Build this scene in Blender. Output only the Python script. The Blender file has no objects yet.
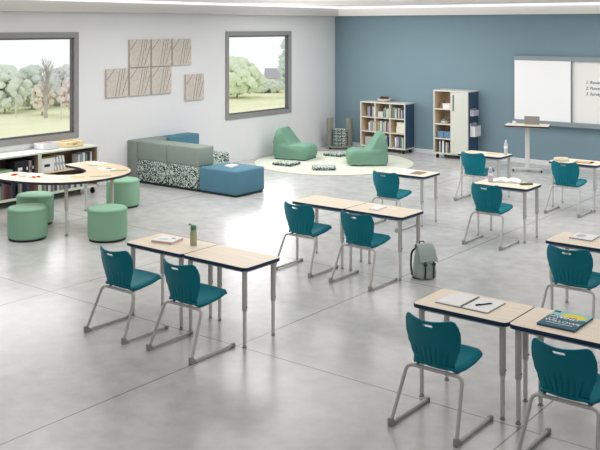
import bpy, bmesh, math, random
from mathutils import Vector, Matrix, noise
PI = math.pi
R = math.radians
sc = bpy.context.scene
COL = sc.collection
random.seed(7)

# ------------------------------------------------------------------ materials
def lin(c):
    c = c / 255.0
    return c / 12.92 if c <= 0.04045 else ((c + 0.055) / 1.055) ** 2.4
def rgb(r, g, b): return (lin(r), lin(g), lin(b), 1.0)

_M = {}
def mat(name, col, rough=0.5, metal=0.0, spec=0.4, var=0.0, vscale=8.0, bump=0.0, bscale=200.0, vstretch=None, coat=0.0):
    if name in _M: return _M[name]
    m = bpy.data.materials.new(name); m.use_nodes = True
    nt = m.node_tree; b = nt.nodes['Principled BSDF']
    b.inputs['Roughness'].default_value = rough
    b.inputs['Metallic'].default_value = metal
    b.inputs['Specular IOR Level'].default_value = spec
    b.inputs['Coat Weight'].default_value = coat
    tc = nt.nodes.new('ShaderNodeTexCoord')
    src = tc.outputs['Object']
    if vstretch:
        mp = nt.nodes.new('ShaderNodeMapping'); mp.inputs['Scale'].default_value = vstretch
        nt.links.new(src, mp.inputs['Vector']); src = mp.outputs['Vector']
    n = nt.nodes.new('ShaderNodeTexNoise'); n.inputs['Scale'].default_value = vscale; n.inputs['Detail'].default_value = 5
    nt.links.new(src, n.inputs['Vector'])
    mx = nt.nodes.new('ShaderNodeMix'); mx.data_type = 'RGBA'
    lo = tuple(max(0, x * (1 - var)) for x in col[:3]) + (1,)
    hi = tuple(min(1, x * (1 + var)) for x in col[:3]) + (1,)
    mx.inputs[6].default_value = lo; mx.inputs[7].default_value = hi
    nt.links.new(n.outputs['Fac'], mx.inputs[0]); nt.links.new(mx.outputs[2], b.inputs['Base Color'])
    if bump:
        n2 = nt.nodes.new('ShaderNodeTexNoise'); n2.inputs['Scale'].default_value = bscale
        nt.links.new(tc.outputs['Object'], n2.inputs['Vector'])
        bp = nt.nodes.new('ShaderNodeBump'); bp.inputs['Strength'].default_value = bump; bp.inputs['Distance'].default_value = 0.01
        nt.links.new(n2.outputs['Fac'], bp.inputs['Height']); nt.links.new(bp.outputs['Normal'], b.inputs['Normal'])
    _M[name] = m
    return m

def emit(name, col, s):
    m = bpy.data.materials.new(name); m.use_nodes = True; nt = m.node_tree
    nt.nodes.clear(); e = nt.nodes.new('ShaderNodeEmission'); o = nt.nodes.new('ShaderNodeOutputMaterial')
    e.inputs[0].default_value = col; e.inputs[1].default_value = s; nt.links.new(e.outputs[0], o.inputs[0])
    return m

def glass(name, col, mixfac=0.06, rough=0.02):
    m = bpy.data.materials.new(name); m.use_nodes = True; nt = m.node_tree; nt.nodes.clear()
    t = nt.nodes.new('ShaderNodeBsdfTransparent'); t.inputs[0].default_value = col
    g = nt.nodes.new('ShaderNodeBsdfGlossy'); g.inputs['Roughness'].default_value = rough
    x = nt.nodes.new('ShaderNodeMixShader'); x.inputs[0].default_value = mixfac
    o = nt.nodes.new('ShaderNodeOutputMaterial')
    nt.links.new(t.outputs[0], x.inputs[1]); nt.links.new(g.outputs[0], x.inputs[2]); nt.links.new(x.outputs[0], o.inputs[0])
    return m

def concrete():
    m = bpy.data.materials.new('polished_concrete'); m.use_nodes = True; nt = m.node_tree; L = nt.links
    b = nt.nodes['Principled BSDF']; tc = nt.nodes.new('ShaderNodeTexCoord')
    def nz(scale, det=6, dist=0.0):
        n = nt.nodes.new('ShaderNodeTexNoise'); n.inputs['Scale'].default_value = scale; n.inputs['Detail'].default_value = det
        n.inputs['Distortion'].default_value = dist
        L.new(tc.outputs['Object'], n.inputs['Vector']); return n.outputs['Fac']
    a, c, d = nz(0.8, 5, 0.3), nz(5.5, 6, 0.15), nz(40, 3)
    def math_(op, x, y):
        n = nt.nodes.new('ShaderNodeMath'); n.operation = op
        for i, v in enumerate((x, y)):
            if isinstance(v, (int, float)): n.inputs[i].default_value = v
            else: L.new(v, n.inputs[i])
        return n.outputs[0]
    s = math_('ADD', math_('MULTIPLY', a, .42), math_('ADD', math_('MULTIPLY', c, .46), math_('MULTIPLY', d, .12)))
    r = nt.nodes.new('ShaderNodeValToRGB')
    r.color_ramp.elements[0].position = .33; r.color_ramp.elements[0].color = rgb(*FLOOR_LO)
    r.color_ramp.elements[1].position = .67; r.color_ramp.elements[1].color = rgb(*FLOOR_HI)
    L.new(s, r.inputs[0])
    # saw-cut joints on a 2.77 m grid
    sx = nt.nodes.new('ShaderNodeSeparateXYZ'); L.new(tc.outputs['Object'], sx.inputs[0])
    def joint(o, off):
        v = math_('ABSOLUTE', math_('SUBTRACT', math_('FRACT', math_('DIVIDE', math_('SUBTRACT', o, off - 2.77 * 20), 2.77), 0), .5), 0)
        return math_('GREATER_THAN', v, .5 - .0075 / 2.77)
    j = math_('MAXIMUM', joint(sx.outputs[0], 7.59), joint(sx.outputs[1], -12.13))
    mx = nt.nodes.new('ShaderNodeMix'); mx.data_type = 'RGBA'; mx.inputs[7].default_value = rgb(120, 118, 116)
    L.new(math_('MULTIPLY', j, .85), mx.inputs[0]); L.new(r.outputs[0], mx.inputs[6]); L.new(mx.outputs[2], b.inputs['Base Color'])
    rr = math_('ADD', math_('MULTIPLY', c, .06), .22); L.new(rr, b.inputs['Roughness'])
    b.inputs['Specular IOR Level'].default_value = .45
    return m
FLOOR_LO, FLOOR_HI = (174, 173, 171), (208, 207, 206)

def leaf_pattern(name, scale=26.0, share=.34):
    """dark green upholstery covered in small slanting leaf strokes"""
    m = bpy.data.materials.new(name); m.use_nodes = True; nt = m.node_tree; L = nt.links
    b = nt.nodes['Principled BSDF']; b.inputs['Roughness'].default_value = .85; b.inputs['Specular IOR Level'].default_value = .15
    tc = nt.nodes.new('ShaderNodeTexCoord')
    mix_prev = None
    for k, (ang, cols) in enumerate(((45, None), (-45, None))):
        mp = nt.nodes.new('ShaderNodeMapping'); mp.vector_type = 'TEXTURE'; mp.inputs['Rotation'].default_value = (0, R(ang), R(ang * .6))
        mp.inputs['Scale'].default_value = (1.0, .8, .36); mp.inputs['Location'].default_value = (k * 3.1, 0, k * 1.7)
        L.new(tc.outputs['Object'], mp.inputs['Vector'])
        v = nt.nodes.new('ShaderNodeTexVoronoi'); v.inputs['Scale'].default_value = scale; L.new(mp.outputs[0], v.inputs['Vector'])
        sp = nt.nodes.new('ShaderNodeSeparateColor'); L.new(v.outputs['Color'], sp.inputs[0])
        cr = nt.nodes.new('ShaderNodeValToRGB'); cr.color_ramp.interpolation = 'CONSTANT'
        e = cr.color_ramp.elements
        e[0].position = 0; e[0].color = rgb(24, 52, 52)
        e[1].position = share; e[1].color = rgb(206, 212, 204)
        for p, c in ((.66, (120, 158, 138)), (.82, (44, 82, 80)), (.92, (235, 236, 230))):
            q = e.new(p); q.color = rgb(*c)
        L.new(sp.outputs[0], cr.inputs[0])
        if mix_prev is None: mix_prev = (cr.outputs[0], sp.outputs[1])
        else:
            g = nt.nodes.new('ShaderNodeMath'); g.operation = 'GREATER_THAN'; g.inputs[1].default_value = .5; L.new(mix_prev[1], g.inputs[0])
            mx = nt.nodes.new('ShaderNodeMix'); mx.data_type = 'RGBA'
            L.new(g.outputs[0], mx.inputs[0]); L.new(mix_prev[0], mx.inputs[6]); L.new(cr.outputs[0], mx.inputs[7])
            L.new(mx.outputs[2], b.inputs['Base Color'])
    return m

def wood(name, c1, c2, rough=.45, sx=2.0, sy=26.0):
    m = bpy.data.materials.new(name); m.use_nodes = True; nt = m.node_tree; L = nt.links
    b = nt.nodes['Principled BSDF']; b.inputs['Roughness'].default_value = rough; b.inputs['Specular IOR Level'].default_value = .3
    tc = nt.nodes.new('ShaderNodeTexCoord'); mp = nt.nodes.new('ShaderNodeMapping'); mp.inputs['Scale'].default_value = (sx, sy, sy)
    L.new(tc.outputs['Object'], mp.inputs[0])
    n = nt.nodes.new('ShaderNodeTexNoise'); n.inputs['Scale'].default_value = 1.3; n.inputs['Detail'].default_value = 7; n.inputs['Distortion'].default_value = .5
    L.new(mp.outputs[0], n.inputs['Vector'])
    r = nt.nodes.new('ShaderNodeValToRGB'); r.color_ramp.elements[0].position = .32; r.color_ramp.elements[1].position = .68
    r.color_ramp.elements[0].color = rgb(*c1); r.color_ramp.elements[1].color = rgb(*c2)
    L.new(n.outputs['Fac'], r.inputs[0]); L.new(r.outputs[0], b.inputs['Base Color'])
    return m

M_WALLW = mat('white_wall_paint', rgb(229, 229, 231), .8, spec=.15, var=.015, vscale=1.5, bump=.05, bscale=300)
M_WALLB = mat('blue_wall_paint', rgb(127, 150, 161), .75, spec=.2, var=.03, vscale=1.2, bump=.05, bscale=300)
M_CEIL = mat('ceiling_white', rgb(236, 233, 230), .9, spec=.1, var=.02, vscale=3)
M_FASCIA = mat('fascia_grey_white', rgb(206, 204, 202), .8, spec=.1, var=.02)
M_FLOOR = concrete()
M_SKIRT = mat('skirting_white', rgb(226, 227, 229), .5, var=.02)
M_FRAME = mat('window_frame_grey', rgb(146, 146, 146), .5, var=.04)
M_FRAMED = mat('window_gasket_dark', rgb(104, 104, 105), .6, var=.05)
M_GLASS = glass('window_glass', (0.98, 0.99, 0.99, 1), .04)
M_TEAL = mat('teal_plastic', rgb(4, 122, 138), .45, spec=.2, var=.05, vscale=5, bump=.03, bscale=900)
M_STEEL = mat('painted_silver_steel', rgb(202, 200, 195), .42, metal=.0, spec=.5, var=.04)
M_CHROME = mat('bright_silver_steel', rgb(226, 226, 225), .3, metal=.3, spec=.5, var=.03)
M_GLIDE = mat('grey_plastic_glide', rgb(166, 164, 158), .6, var=.05)
M_DARK = mat('black_plastic', rgb(30, 31, 33), .55, var=.1)
M_MAPLE = wood('pale_maple_laminate', (232, 214, 190), (246, 232, 212))
M_NAVY = mat('navy_edge_band', rgb(40, 64, 92), .5, spec=.25, var=.06)
M_NAVYP = mat('navy_panel', rgb(56, 82, 110), .55, var=.05)
M_GREEN = mat('green_vinyl', rgb(142, 184, 156), .6, spec=.15, var=.06, vscale=3, bump=.04, bscale=400)
M_GREENL = mat('green_knit', rgb(118, 156, 136), .85, spec=.15, var=.08, vscale=6, bump=.15, bscale=500)
M_SAGE = mat('sage_upholstery', rgb(142, 153, 145), .8, spec=.15, var=.06, vscale=4, bump=.1, bscale=500)
M_BLUE = mat('blue_upholstery', rgb(88, 130, 148), .8, spec=.15, var=.06, vscale=4, bump=.1, bscale=500)
M_LEAF = leaf_pattern('leaf_upholstery', 30)
M_LEAFS = leaf_pattern('leaf_cushion_cover', 36)
M_LEAFT = leaf_pattern('pale_leaf_cushion_top', 36, .16)
M_PLINTH = mat('dark_plinth', rgb(28, 40, 42), .6, var=.1)
M_RUG = mat('cream_rug_wool', rgb(214, 217, 203), .95, spec=.05, var=.08, vscale=5, bump=.4, bscale=120)
M_SHELF = mat('pale_sage_laminate', rgb(205, 212, 196), .5, var=.03)
M_WALNUT = wood('brown_oak_laminate', (150, 122, 104), (176, 148, 128), sx=26, sy=2)
M_BIRCH = wood('birch_laminate', (214, 190, 160), (232, 212, 186), sx=26, sy=3)
M_CREAM = mat('cream_laminate', rgb(212, 213, 203), .5, var=.02)
M_WHITE = mat('white_plastic', rgb(236, 236, 236), .5, var=.02)
M_BOARD = mat('whiteboard_enamel', rgb(250, 250, 250), .25, spec=.4, var=.005)
M_BOARDW = mat('whiteboard_enamel_warm', rgb(240, 239, 235), .25, spec=.4, var=.005)
M_ALU = mat('brushed_aluminium', rgb(142, 154, 160), .45, metal=.15, var=.05, vstretch=(2, 40, 40))
M_PAPER = mat('paper_white', rgb(246, 246, 244), .8, spec=.1, var=.02)
M_INK = mat('dark_ink', rgb(44, 48, 66), .7, var=.05)
M_BAG = mat('grey_green_canvas', rgb(176, 190, 180), .9, spec=.1, var=.1, vscale=12, bump=.3, bscale=300)
M_BAGD = mat('dark_grey_webbing', rgb(66, 72, 70), .9, spec=.1, var=.1)
M_TAUPE = mat('taupe_panel', rgb(134, 134, 127), .6, var=.04)

def felt():
    m = bpy.data.materials.new('grey_felt_panel'); m.use_nodes = True; nt = m.node_tree; L = nt.links
    b = nt.nodes['Principled BSDF']; b.inputs['Roughness'].default_value = .95; b.inputs['Specular IOR Level'].default_value = .05
    tc = nt.nodes.new('ShaderNodeTexCoord'); n = nt.nodes.new('ShaderNodeTexNoise'); n.inputs['Scale'].default_value = 18; n.inputs['Detail'].default_value = 8
    L.new(tc.outputs['Object'], n.inputs['Vector'])
    r = nt.nodes.new('ShaderNodeValToRGB'); r.color_ramp.elements[0].position = .3; r.color_ramp.elements[1].position = .7
    r.color_ramp.elements[0].color = rgb(194, 186, 177); r.color_ramp.elements[1].color = rgb(212, 205, 196)
    L.new(n.outputs['Fac'], r.inputs[0]); L.new(r.outputs[0], b.inputs['Base Color'])
    return m
M_FELT = felt()
M_GROOVE = mat('felt_groove', rgb(112, 103, 95), .95, spec=.05, var=.05)

# ------------------------------------------------------------------ mesh helpers
class MB:
    def __init__(s): s.v = []; s.f = []
    def add(s, vs, fs, mtx=None):
        o = len(s.v)
        for v in vs:
            v = Vector(v)
            s.v.append(mtx @ v if mtx else v)
        s.f += [tuple(i + o for i in f) for f in fs]
        return s
    def box(s, x0, x1, y0, y1, z0, z1, mtx=None):
        vs = [(x, y, z) for z in (z0, z1) for y in (y0, y1) for x in (x0, x1)]
        return s.add(vs, [(0, 2, 3, 1), (4, 5, 7, 6), (0, 1, 5, 4), (2, 6, 7, 3), (0, 4, 6, 2), (1, 3, 7, 5)], mtx)
    def rbox(s, x0, x1, y0, y1, z0, z1, r, seg=3, mtx=None):
        """box with rounded edges (bmesh bevel)"""
        bm = bmesh.new(); t = MB().box(x0, x1, y0, y1, z0, z1)
        vs = [bm.verts.new(v) for v in t.v]
        for f in t.f: bm.faces.new([vs[i] for i in f])
        bmesh.ops.bevel(bm, geom=bm.edges[:], offset=r, segments=seg, profile=.5, affect='EDGES')
        bm.verts.ensure_lookup_table(); bm.verts.index_update()
        s.add([v.co.copy() for v in bm.verts], [tuple(v.index for v in f.verts) for f in bm.faces], mtx); bm.free(); return s
    def prism(s, pts, z0, z1, mtx=None):
        n = len(pts); vs = [(x, y, z0) for x, y in pts] + [(x, y, z1) for x, y in pts]
        fs = [tuple(range(n - 1, -1, -1)), tuple(range(n, 2 * n))] + [(i, (i + 1) % n, n + (i + 1) % n, n + i) for i in range(n)]
        return s.add(vs, fs, mtx)
    def band(s, pts, off, z0, z1):
        """closed ring wall around the outline pts, thickness off outward"""
        n = len(pts); out = []
        for i in range(n):
            a, b, c = Vector(pts[i - 1]), Vector(pts[i]), Vector(pts[(i + 1) % n])
            d1 = (b - a).normalized(); d2 = (c - b).normalized(); t = (d1 + d2)
            t = t.normalized() if t.length > 1e-6 else d1
            out.append((b.x + t.y * off, b.y - t.x * off))
        vs = [(x, y, z) for z in (z0, z1) for x, y in pts] + [(x, y, z) for z in (z0, z1) for x, y in out]
        fs = []
        for i in range(n):
            j = (i + 1) % n
            fs += [(2 * n + i, 2 * n + j, 3 * n + j, 3 * n + i), (n + i, 3 * n + i, 3 * n + j, n + j), (i, j, 2 * n + j, 2 * n + i), (i, n + i, n + j, j)]
        return s.add(vs, fs)
    def lathe(s, prof, seg=24, mtx=None):
        """prof: list of (r,z) bottom to top"""
        vs = []; fs = []; n = len(prof)
        for r, z in prof:
            for k in range(seg): a = 2 * PI * k / seg; vs.append((r * math.cos(a), r * math.sin(a), z))
        for i in range(n - 1):
            for k in range(seg):
                j = (k + 1) % seg; fs.append((i * seg + k, i * seg + j, (i + 1) * seg + j, (i + 1) * seg + k))
        fs.append(tuple(range(seg - 1, -1, -1))); fs.append(tuple((n - 1) * seg + k for k in range(seg)))
        return s.add(vs, fs, mtx)
    def tube(s, path, r, seg=10):
        P = [Vector(p) for p in path]; n = len(P)
        rr = r if isinstance(r, (list, tuple)) else [r] * n
        T = [((P[min(i + 1, n - 1)] - P[max(i - 1, 0)]).normalized()) for i in range(n)]
        u = T[0].orthogonal().normalized(); vs = []; fs = []
        for i in range(n):
            u = (u - T[i] * u.dot(T[i])).normalized(); w = T[i].cross(u)
            for k in range(seg):
                a = 2 * PI * k / seg; vs.append(P[i] + (u * math.cos(a) + w * math.sin(a)) * rr[i])
        for i in range(n - 1):
            for k in range(seg):
                j = (k + 1) % seg; fs.append((i * seg + k, i * seg + j, (i + 1) * seg + j, (i + 1) * seg + k))
        fs.append(tuple(range(seg - 1, -1, -1))); fs.append(tuple((n - 1) * seg + k for k in range(seg)))
        return s.add(vs, fs)
    def build(s, name, m, parent=None, smooth=False, bevel=0.0, bseg=2, loc=None, rotz=None, auto=True):
        me = bpy.data.meshes.new(name); me.from_pydata([tuple(v) for v in s.v], [], s.f); me.update()
        if m: me.materials.append(m)
        bm = bmesh.new(); bm.from_mesh(me); bmesh.ops.recalc_face_normals(bm, faces=bm.faces); bm.to_mesh(me); bm.free()
        o = bpy.data.objects.new(name, me); COL.objects.link(o)
        if smooth:
            me.polygons.foreach_set('use_smooth', [True] * len(me.polygons))
            me.set_sharp_from_angle(angle=R(40))
        if bevel:
            b = o.modifiers.new('bevel', 'BEVEL'); b.width = bevel; b.segments = bseg; b.limit_method = 'ANGLE'; b.angle_limit = R(35)
        if parent: o.parent = parent
        if loc is not None: o.location = loc
        if rotz is not None: o.rotation_euler = (0, 0, rotz)
        return o

def fillet(pts, rad, seg=6):
    P = [Vector(p) for p in pts]; out = [P[0]]
    for i in range(1, len(P) - 1):
        a, b, c = P[i - 1], P[i], P[i + 1]; r = rad[i - 1] if isinstance(rad, (list, tuple)) else rad
        d1 = (a - b).normalized(); d2 = (c - b).normalized()
        r = min(r, (a - b).length * .49, (c - b).length * .49)
        p, q = b + d1 * r, b + d2 * r
        for k in range(seg + 1):
            t = k / seg; out.append(p * (1 - t) ** 2 + b * 2 * t * (1 - t) + q * t ** 2)
    out.append(P[-1]); return out

def rrect(x0, x1, y0, y1, r, seg=5):
    pts = []
    for cx, cy, a0 in ((x1 - r, y0 + r, -90), (x1 - r, y1 - r, 0), (x0 + r, y1 - r, 90), (x0 + r, y0 + r, 180)):
        for k in range(seg + 1):
            a = R(a0 + 90 * k / seg); pts.append((cx + r * math.cos(a), cy + r * math.sin(a)))
    return pts

def thing(name, label, cat, loc=(0, 0, 0), rotz=0.0, group=None):
    o = bpy.data.objects.new(name, None); o.empty_display_size = .1; COL.objects.link(o)
    o.location = loc; o.rotation_euler = (0, 0, rotz)
    return tag(o, label, cat, group)
def tag(o, label, cat, group=None):
    o['label'] = label; o['category'] = cat
    if group: o['group'] = group
    return o
def struct(o): o['kind'] = 'structure'; return o
def copy_tree(o, parent=None):
    c = o.copy(); COL.objects.link(c); c.parent = parent
    for ch in o.children: copy_tree(ch, c)
    return c
def rot(a, x, y): return (x * math.cos(a) - y * math.sin(a), x * math.sin(a) + y * math.cos(a))

# ------------------------------------------------------------------ camera
cam_d = bpy.data.cameras.new('camera'); cam = bpy.data.objects.new('camera', cam_d); COL.objects.link(cam)
cam.location = (13.1341, -18.3162, 2.933); cam.rotation_euler = (R(90), 0, R(37.868))
cam_d.sensor_width = 36; cam_d.sensor_fit = 'HORIZONTAL'; cam_d.lens = 54.058; cam_d.shift_y = -0.32989
cam_d.clip_end = 400
sc.camera = cam

# ------------------------------------------------------------------ setting
XR, YF, ZC = 15.5, -20.5, 3.43
struct(MB().box(-.3, XR, YF, .3, -.2, 0).build('floor', M_FLOOR))
struct(MB().box(-.3, XR, YF, .3, ZC, ZC + .1).build('ceiling', M_CEIL))
struct(MB().box(0, XR, 0, .3, 0, ZC).build('wall_back', M_WALLB))
W1 = (-11.25, -7.945, .945, 2.842); W2 = (-4.037, -1.777, .932, 2.84)
def wall_left():
    m = MB(); T = -.08
    ys = [YF, W1[0], W1[1], W2[0], W2[1], .3]
    for i in (0, 2, 4): m.box(T, 0, ys[i], ys[i + 1], 0, ZC)
    for w in (W1, W2):
        m.box(T, 0, w[0], w[1], 0, w[2]); m.box(T, 0, w[0], w[1], w[3], ZC)
    struct(m.build('wall_left', M_WALLW))
wall_left()
struct(MB().box(XR, XR + .2, YF, .3, 0, ZC).build('wall_right', M_WALLW))
struct(MB().box(-.3, XR + .2, YF - .2, YF, 0, ZC).build('wall_front', M_WALLW))
struct(MB().box(.0, .35, YF, -.35, 3.205, ZC).build('trim_1', M_FASCIA))
struct(MB().box(0, XR, -.35, 0, 3.205, ZC).build('trim_2', M_CEIL))
M_COVE = emit('cove_light_strip', (1, .99, .97, 1), 1.3)
struct(MB().box(0.35, .42, YF, -.42, 3.385, 3.43).build('trim_3', M_COVE))
struct(MB().box(.35, XR, -.42, -.35, 3.385, 3.43).build('trim_4', M_COVE))
struct(MB().box(.0, XR, -.015, 0, 0, .1).build('baseboard_back', M_SKIRT, bevel=.004))

def window(n, w):
    y0, y1, z0, z1 = w; f = .098
    m = MB()
    for a in ((y0, y1, z0, z0 + f), (y0, y1, z1 - f, z1), (y0, y0 + f, z0 + f, z1 - f), (y1 - f, y1, z0 + f, z1 - f)):
        m.box(-.085, .025, *a)
    o = struct(m.build('window_%d' % n, M_FRAME, bevel=.004))
    g = .03; k = f
    m = MB()
    for a in ((y0 + k, y1 - k, z0 + k, z0 + k + g), (y0 + k, y1 - k, z1 - k - g, z1 - k), (y0 + k, y0 + k + g, z0 + k, z1 - k), (y1 - k - g, y1 - k, z0 + k, z1 - k)):
        m.box(-.075, -.012, *a)
    m.build('gasket', M_FRAMED, o)
    MB().box(-.05, -.042, y0 + k, y1 - k, z0 + k, z1 - k).build('pane', M_GLASS, o)
window(1, W1); window(2, W2)

# ------------------------------------------------------------------ lights
w = bpy.data.worlds.new('world'); sc.world = w; w.use_nodes = True
bg = w.node_tree.nodes['Background']; bg.inputs[0].default_value = (1, 1, 1, 1); bg.inputs[1].default_value = 1.1
def area(name, loc, sx, sy, power, rx=0, ry=0, col=(1, 1, 1)):
    d = bpy.data.lights.new(name, 'AREA'); d.shape = 'RECTANGLE'; d.size = sx; d.size_y = sy; d.energy = power; d.color = col
    o = bpy.data.objects.new(name, d); COL.objects.link(o); o.location = loc; o.rotation_euler = (rx, ry, 0); return o
POW = {-2.6: (68, 66, 66), -6.8: (76, 46, 36), -11.2: (56, 26, 18), -15.8: (22, 20, 18)}
for y, ps in POW.items():
    for x, p in zip((3.0, 7.5, 12), ps):
        area('ceiling_area_light', (x, y, 3.36), 2.6, 2.2, p)
for w_, p in ((W1, 48), (W2, 56)):
    wl = area('window_daylight', (.05, (w_[0] + w_[1]) / 2, (w_[2] + w_[3]) / 2), w_[3] - w_[2], w_[1] - w_[0], p, 0, R(-90), (1, .995, .985)); wl.data.specular_factor = .08
for x, y in ((4, -6), (9, -6), (4, -12), (10, -13)):
    area('ceiling_fill_light', (x, y, 3.0), 3, 3, 20, PI, 0)  # unseen upward fill lamps, added to brighten the ceiling
# recessed round downlights in the ceiling
dl = None
M_LAMP = emit('downlight_diffuser', (1, .98, .95, 1), 3.0)
for i, (x, y, lb) in enumerate(((4.6, -4.3, 'round recessed ceiling light nearer the corner of blue and white walls'), (6.9, -3.2, 'round recessed ceiling light over the whiteboard end of the room'))):
    if dl is None:
        dl = thing('ceiling_light', lb, 'ceiling light', (x, y, ZC - .02), 0, 'recessed ceiling lights')
        MB().lathe([(.2, .02), (.24, .015), (.24, 0), (.2, 0)], 28).build('trim_ring', M_WHITE, dl, smooth=True)
        MB().lathe([(.2, 0.004), (.2, .018)], 28).build('diffuser', M_LAMP, dl)
    else:
        c = copy_tree(dl); c.location = (x, y, ZC - .02); c['label'] = lb

# ------------------------------------------------------------------ student chair
def make_backrest(parent):
    NU, NT = 56, 46
    def hw(t):
        K = [(0, .158), (.15, .168), (.32, .19), (.5, .214), (.68, .226), (.8, .226), (.9, .219), (1, .204)]
        for (a, x), (b, y) in zip(K, K[1:]):
            if t <= b:
                s = (t - a) / (b - a); s = s * s * (3 - 2 * s); return x + (y - x) * s
        return K[-1][1]
    def pt(u, t):
        au = abs(u)
        zt = .809 + .027 * au ** 1.6 - .026 * max(0, (au - .80) / .20) ** 2.2
        z = .435 + t * (zt - .435)
        x = hw(t) * u
        y = .135 - .02 * t - .075 * t ** 1.6 + .05 * max(0, (.14 - t) / .14) ** 2 + (.03 + .045 * min(1, t * 1.25) ** 1.2) * au ** 2.3
        g = max(0, math.cos(PI * (u * 9.0))) ** 4 if au < .78 else 0
        top = .55 - .16 * au
        m_ = max(0, min(1, (t - .05) / .08)) * max(0, min(1, (top - t) / .14))
        y += .016 * g * m_                      # pressed-in flutes
        return Vector((x, y, z))
    V = [[pt(-1 + 2 * i / NU, j / NT) for i in range(NU + 1)] for j in range(NT + 1)]
    cz, sw, sh = .775, .047, .0115
    def inside(p):
        dx = max(0, abs(p.x) - (sw - sh)); return dx * dx + (p.z - cz) ** 2 < sh * sh
    bm = bmesh.new(); B = [[bm.verts.new(p) for p in row] for row in V]
    hole = []
    for j in range(NT):
        for i in range(NU):
            q = (B[j][i], B[j][i + 1], B[j + 1][i + 1], B[j + 1][i])
            c = sum((v.co for v in q), Vector()) / 4
            if inside(c): hole += q; continue
            bm.faces.new(q)
    loose = [v for v in bm.verts if not v.link_faces]
    bmesh.ops.delete(bm, geom=loose, context='VERTS')
    for v in set(hole):
        if not v.is_valid: continue
        px = max(-(sw - sh), min(sw - sh, v.co.x)); d = Vector((v.co.x - px, 0, v.co.z - cz))
        if d.length > 1e-6:
            d = d.normalized() * sh; v.co.x = px + d.x; v.co.z = cz + d.z
    me = bpy.data.meshes.new('backrest'); bm.to_mesh(me); bm.free(); me.materials.append(M_TEAL)
    me.polygons.foreach_set('use_smooth', [True] * len(me.polygons))
    o = bpy.data.objects.new('backrest', me); COL.objects.link(o); o.parent = parent
    s = o.modifiers.new('solid', 'SOLIDIFY'); s.thickness = .011; s.offset = 0
    return o
def make_seat(parent):
    NU, NV = 30, 30
    def pt(u, v):
        K = [(0, .155), (.12, .182), (.3, .215), (.6, .232), (.85, .228), (1, .205)]
        for (a, x), (b, y) in zip(K, K[1:]):
            if v <= b: hwv = x + (y - x) * (v - a) / (b - a); break
        au = abs(u); x = hwv * u
        yf = .545 - .03 * au ** 4
        y = .135 + v * (yf - .135)
        z = .452 + .064 * v - .016 * math.sin(v * PI) * (1 - au ** 2) + .02 * max(0, (.12 - v) / .12) ** 2
        z -= .026 * max(0, (au - .84) / .16) ** 2 * min(1, v * 6) ; z -= .016 * max(0, (v - .88) / .12) ** 2
        return (x, y, z)
    m = MB(); vs = [pt(-1 + 2 * i / NU, j / NV) for j in range(NV + 1) for i in range(NU + 1)]
    fs = [(j * (NU + 1) + i, j * (NU + 1) + i + 1, (j + 1) * (NU + 1) + i + 1, (j + 1) * (NU + 1) + i) for j in range(NV) for i in range(NU)]
    o = m.add(vs, fs).build('seat', M_TEAL, parent, smooth=True)
    for p in o.data.polygons: p.use_smooth = True
    s = o.modifiers.new('solid', 'SOLIDIFY'); s.thickness = .02; s.offset = 0
    return o
def make_chair(label):
    t = thing('student_chair', label, 'chair')
    make_seat(t); make_backrest(t)
    r = .0135
    m = MB().tube([(-.13, .165, .418), (.13, .165, .418)], r)
    m.tube(fillet([(-.15, .165, .418), (-.17, .24, .425), (-.17, .46, .452)], .03), .010)
    m.tube(fillet([(.15, .165, .418), (.17, .24, .425), (.17, .46, .452)], .03), .010)
    m.build('seat_support', M_STEEL, t, smooth=True)
    for sx in (-1, 1):
        path = fillet([(sx * .12, .165, .418), (sx * .230, .165, .418), (sx * .270, -.006, .018), (sx * .270, .09, .018)], [.06, .05], 8)
        MB().tube(path, r, 12).build('leg', M_STEEL, t, smooth=True)
        MB().tube([(sx * .270, .08, .018), (sx * .270, .535, .018)], r, 12).build('floor_rail', M_STEEL, t, smooth=True)
        g = [(-.024, 0), (.054, 0), (.044, .012), (.002, .06), (-.026, .06), (-.028, .02)]
        MB().add([(sx * .270 + o_, y, z) for o_ in (-.0165, .0165) for y, z in g], [tuple(range(5, -1, -1)), tuple(range(6, 12))] + [(i, (i + 1) % 6, 6 + (i + 1) % 6, 6 + i) for i in range(6)]).build('foot', M_GLIDE, t, bevel=.004)
        MB().rbox(sx * .270 - .017, sx * .270 + .017, .505, .55, 0, .034, .006, 2).build('foot', M_GLIDE, t, smooth=True)
        for y in (.20, .42): MB().lathe([(.011, 0), (.011, .022)], 10).build('bumper', M_DARK, t, loc=(sx * .16, y, .412 + .10 * (y - .2)))
    return t
CH = [  # x, rear y, label, extra turn
 (9.860, -12.665, 'teal plastic school chair in the near foreground tucked at desk with open notebook and pen', 0),
 (10.825, -12.61, 'teal plastic school chair at desk with the sun-cover book, cut by right edge', 0),
 (6.46, -12.73, 'teal school chair at desk with white book, nearest the green drum stools', 0),
 (7.305, -12.70, 'teal school chair at desk with green drinking bottle, right of another chair', 0),
 (6.485, -9.92, 'teal school chair at left bare desk of the pair behind the green bottle desks', 0),
 (7.34, -9.94, 'teal school chair at desk that holds small white notepad, left of grey backpack', 0),
 (6.05, -7.30, 'teal school chair at desk with white papers, just in front of the round rug', 0),
 (7.68, -7.355, 'teal school chair at desk with open book and lilac bottle', 0),
 (6.12, -4.68, 'teal school chair at desk with clear water bottle, beside the tall white cabinet', 0),
 (7.74, -4.74, 'teal school chair below whiteboard at desk with paper roll and brown clipboard', 0),
 (9.865, -10.03, 'teal school chair at right-hand desk with the lone white magazine', 0)]
c0 = make_chair(CH[0][2])
for i, (x, y, lb, a) in enumerate(CH):
    c = c0 if i == 0 else copy_tree(c0)
    c.location = (x, y, 0); c.rotation_euler = (0, 0, a); c['label'] = lb; c['group'] = 'teal student chairs'

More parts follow.
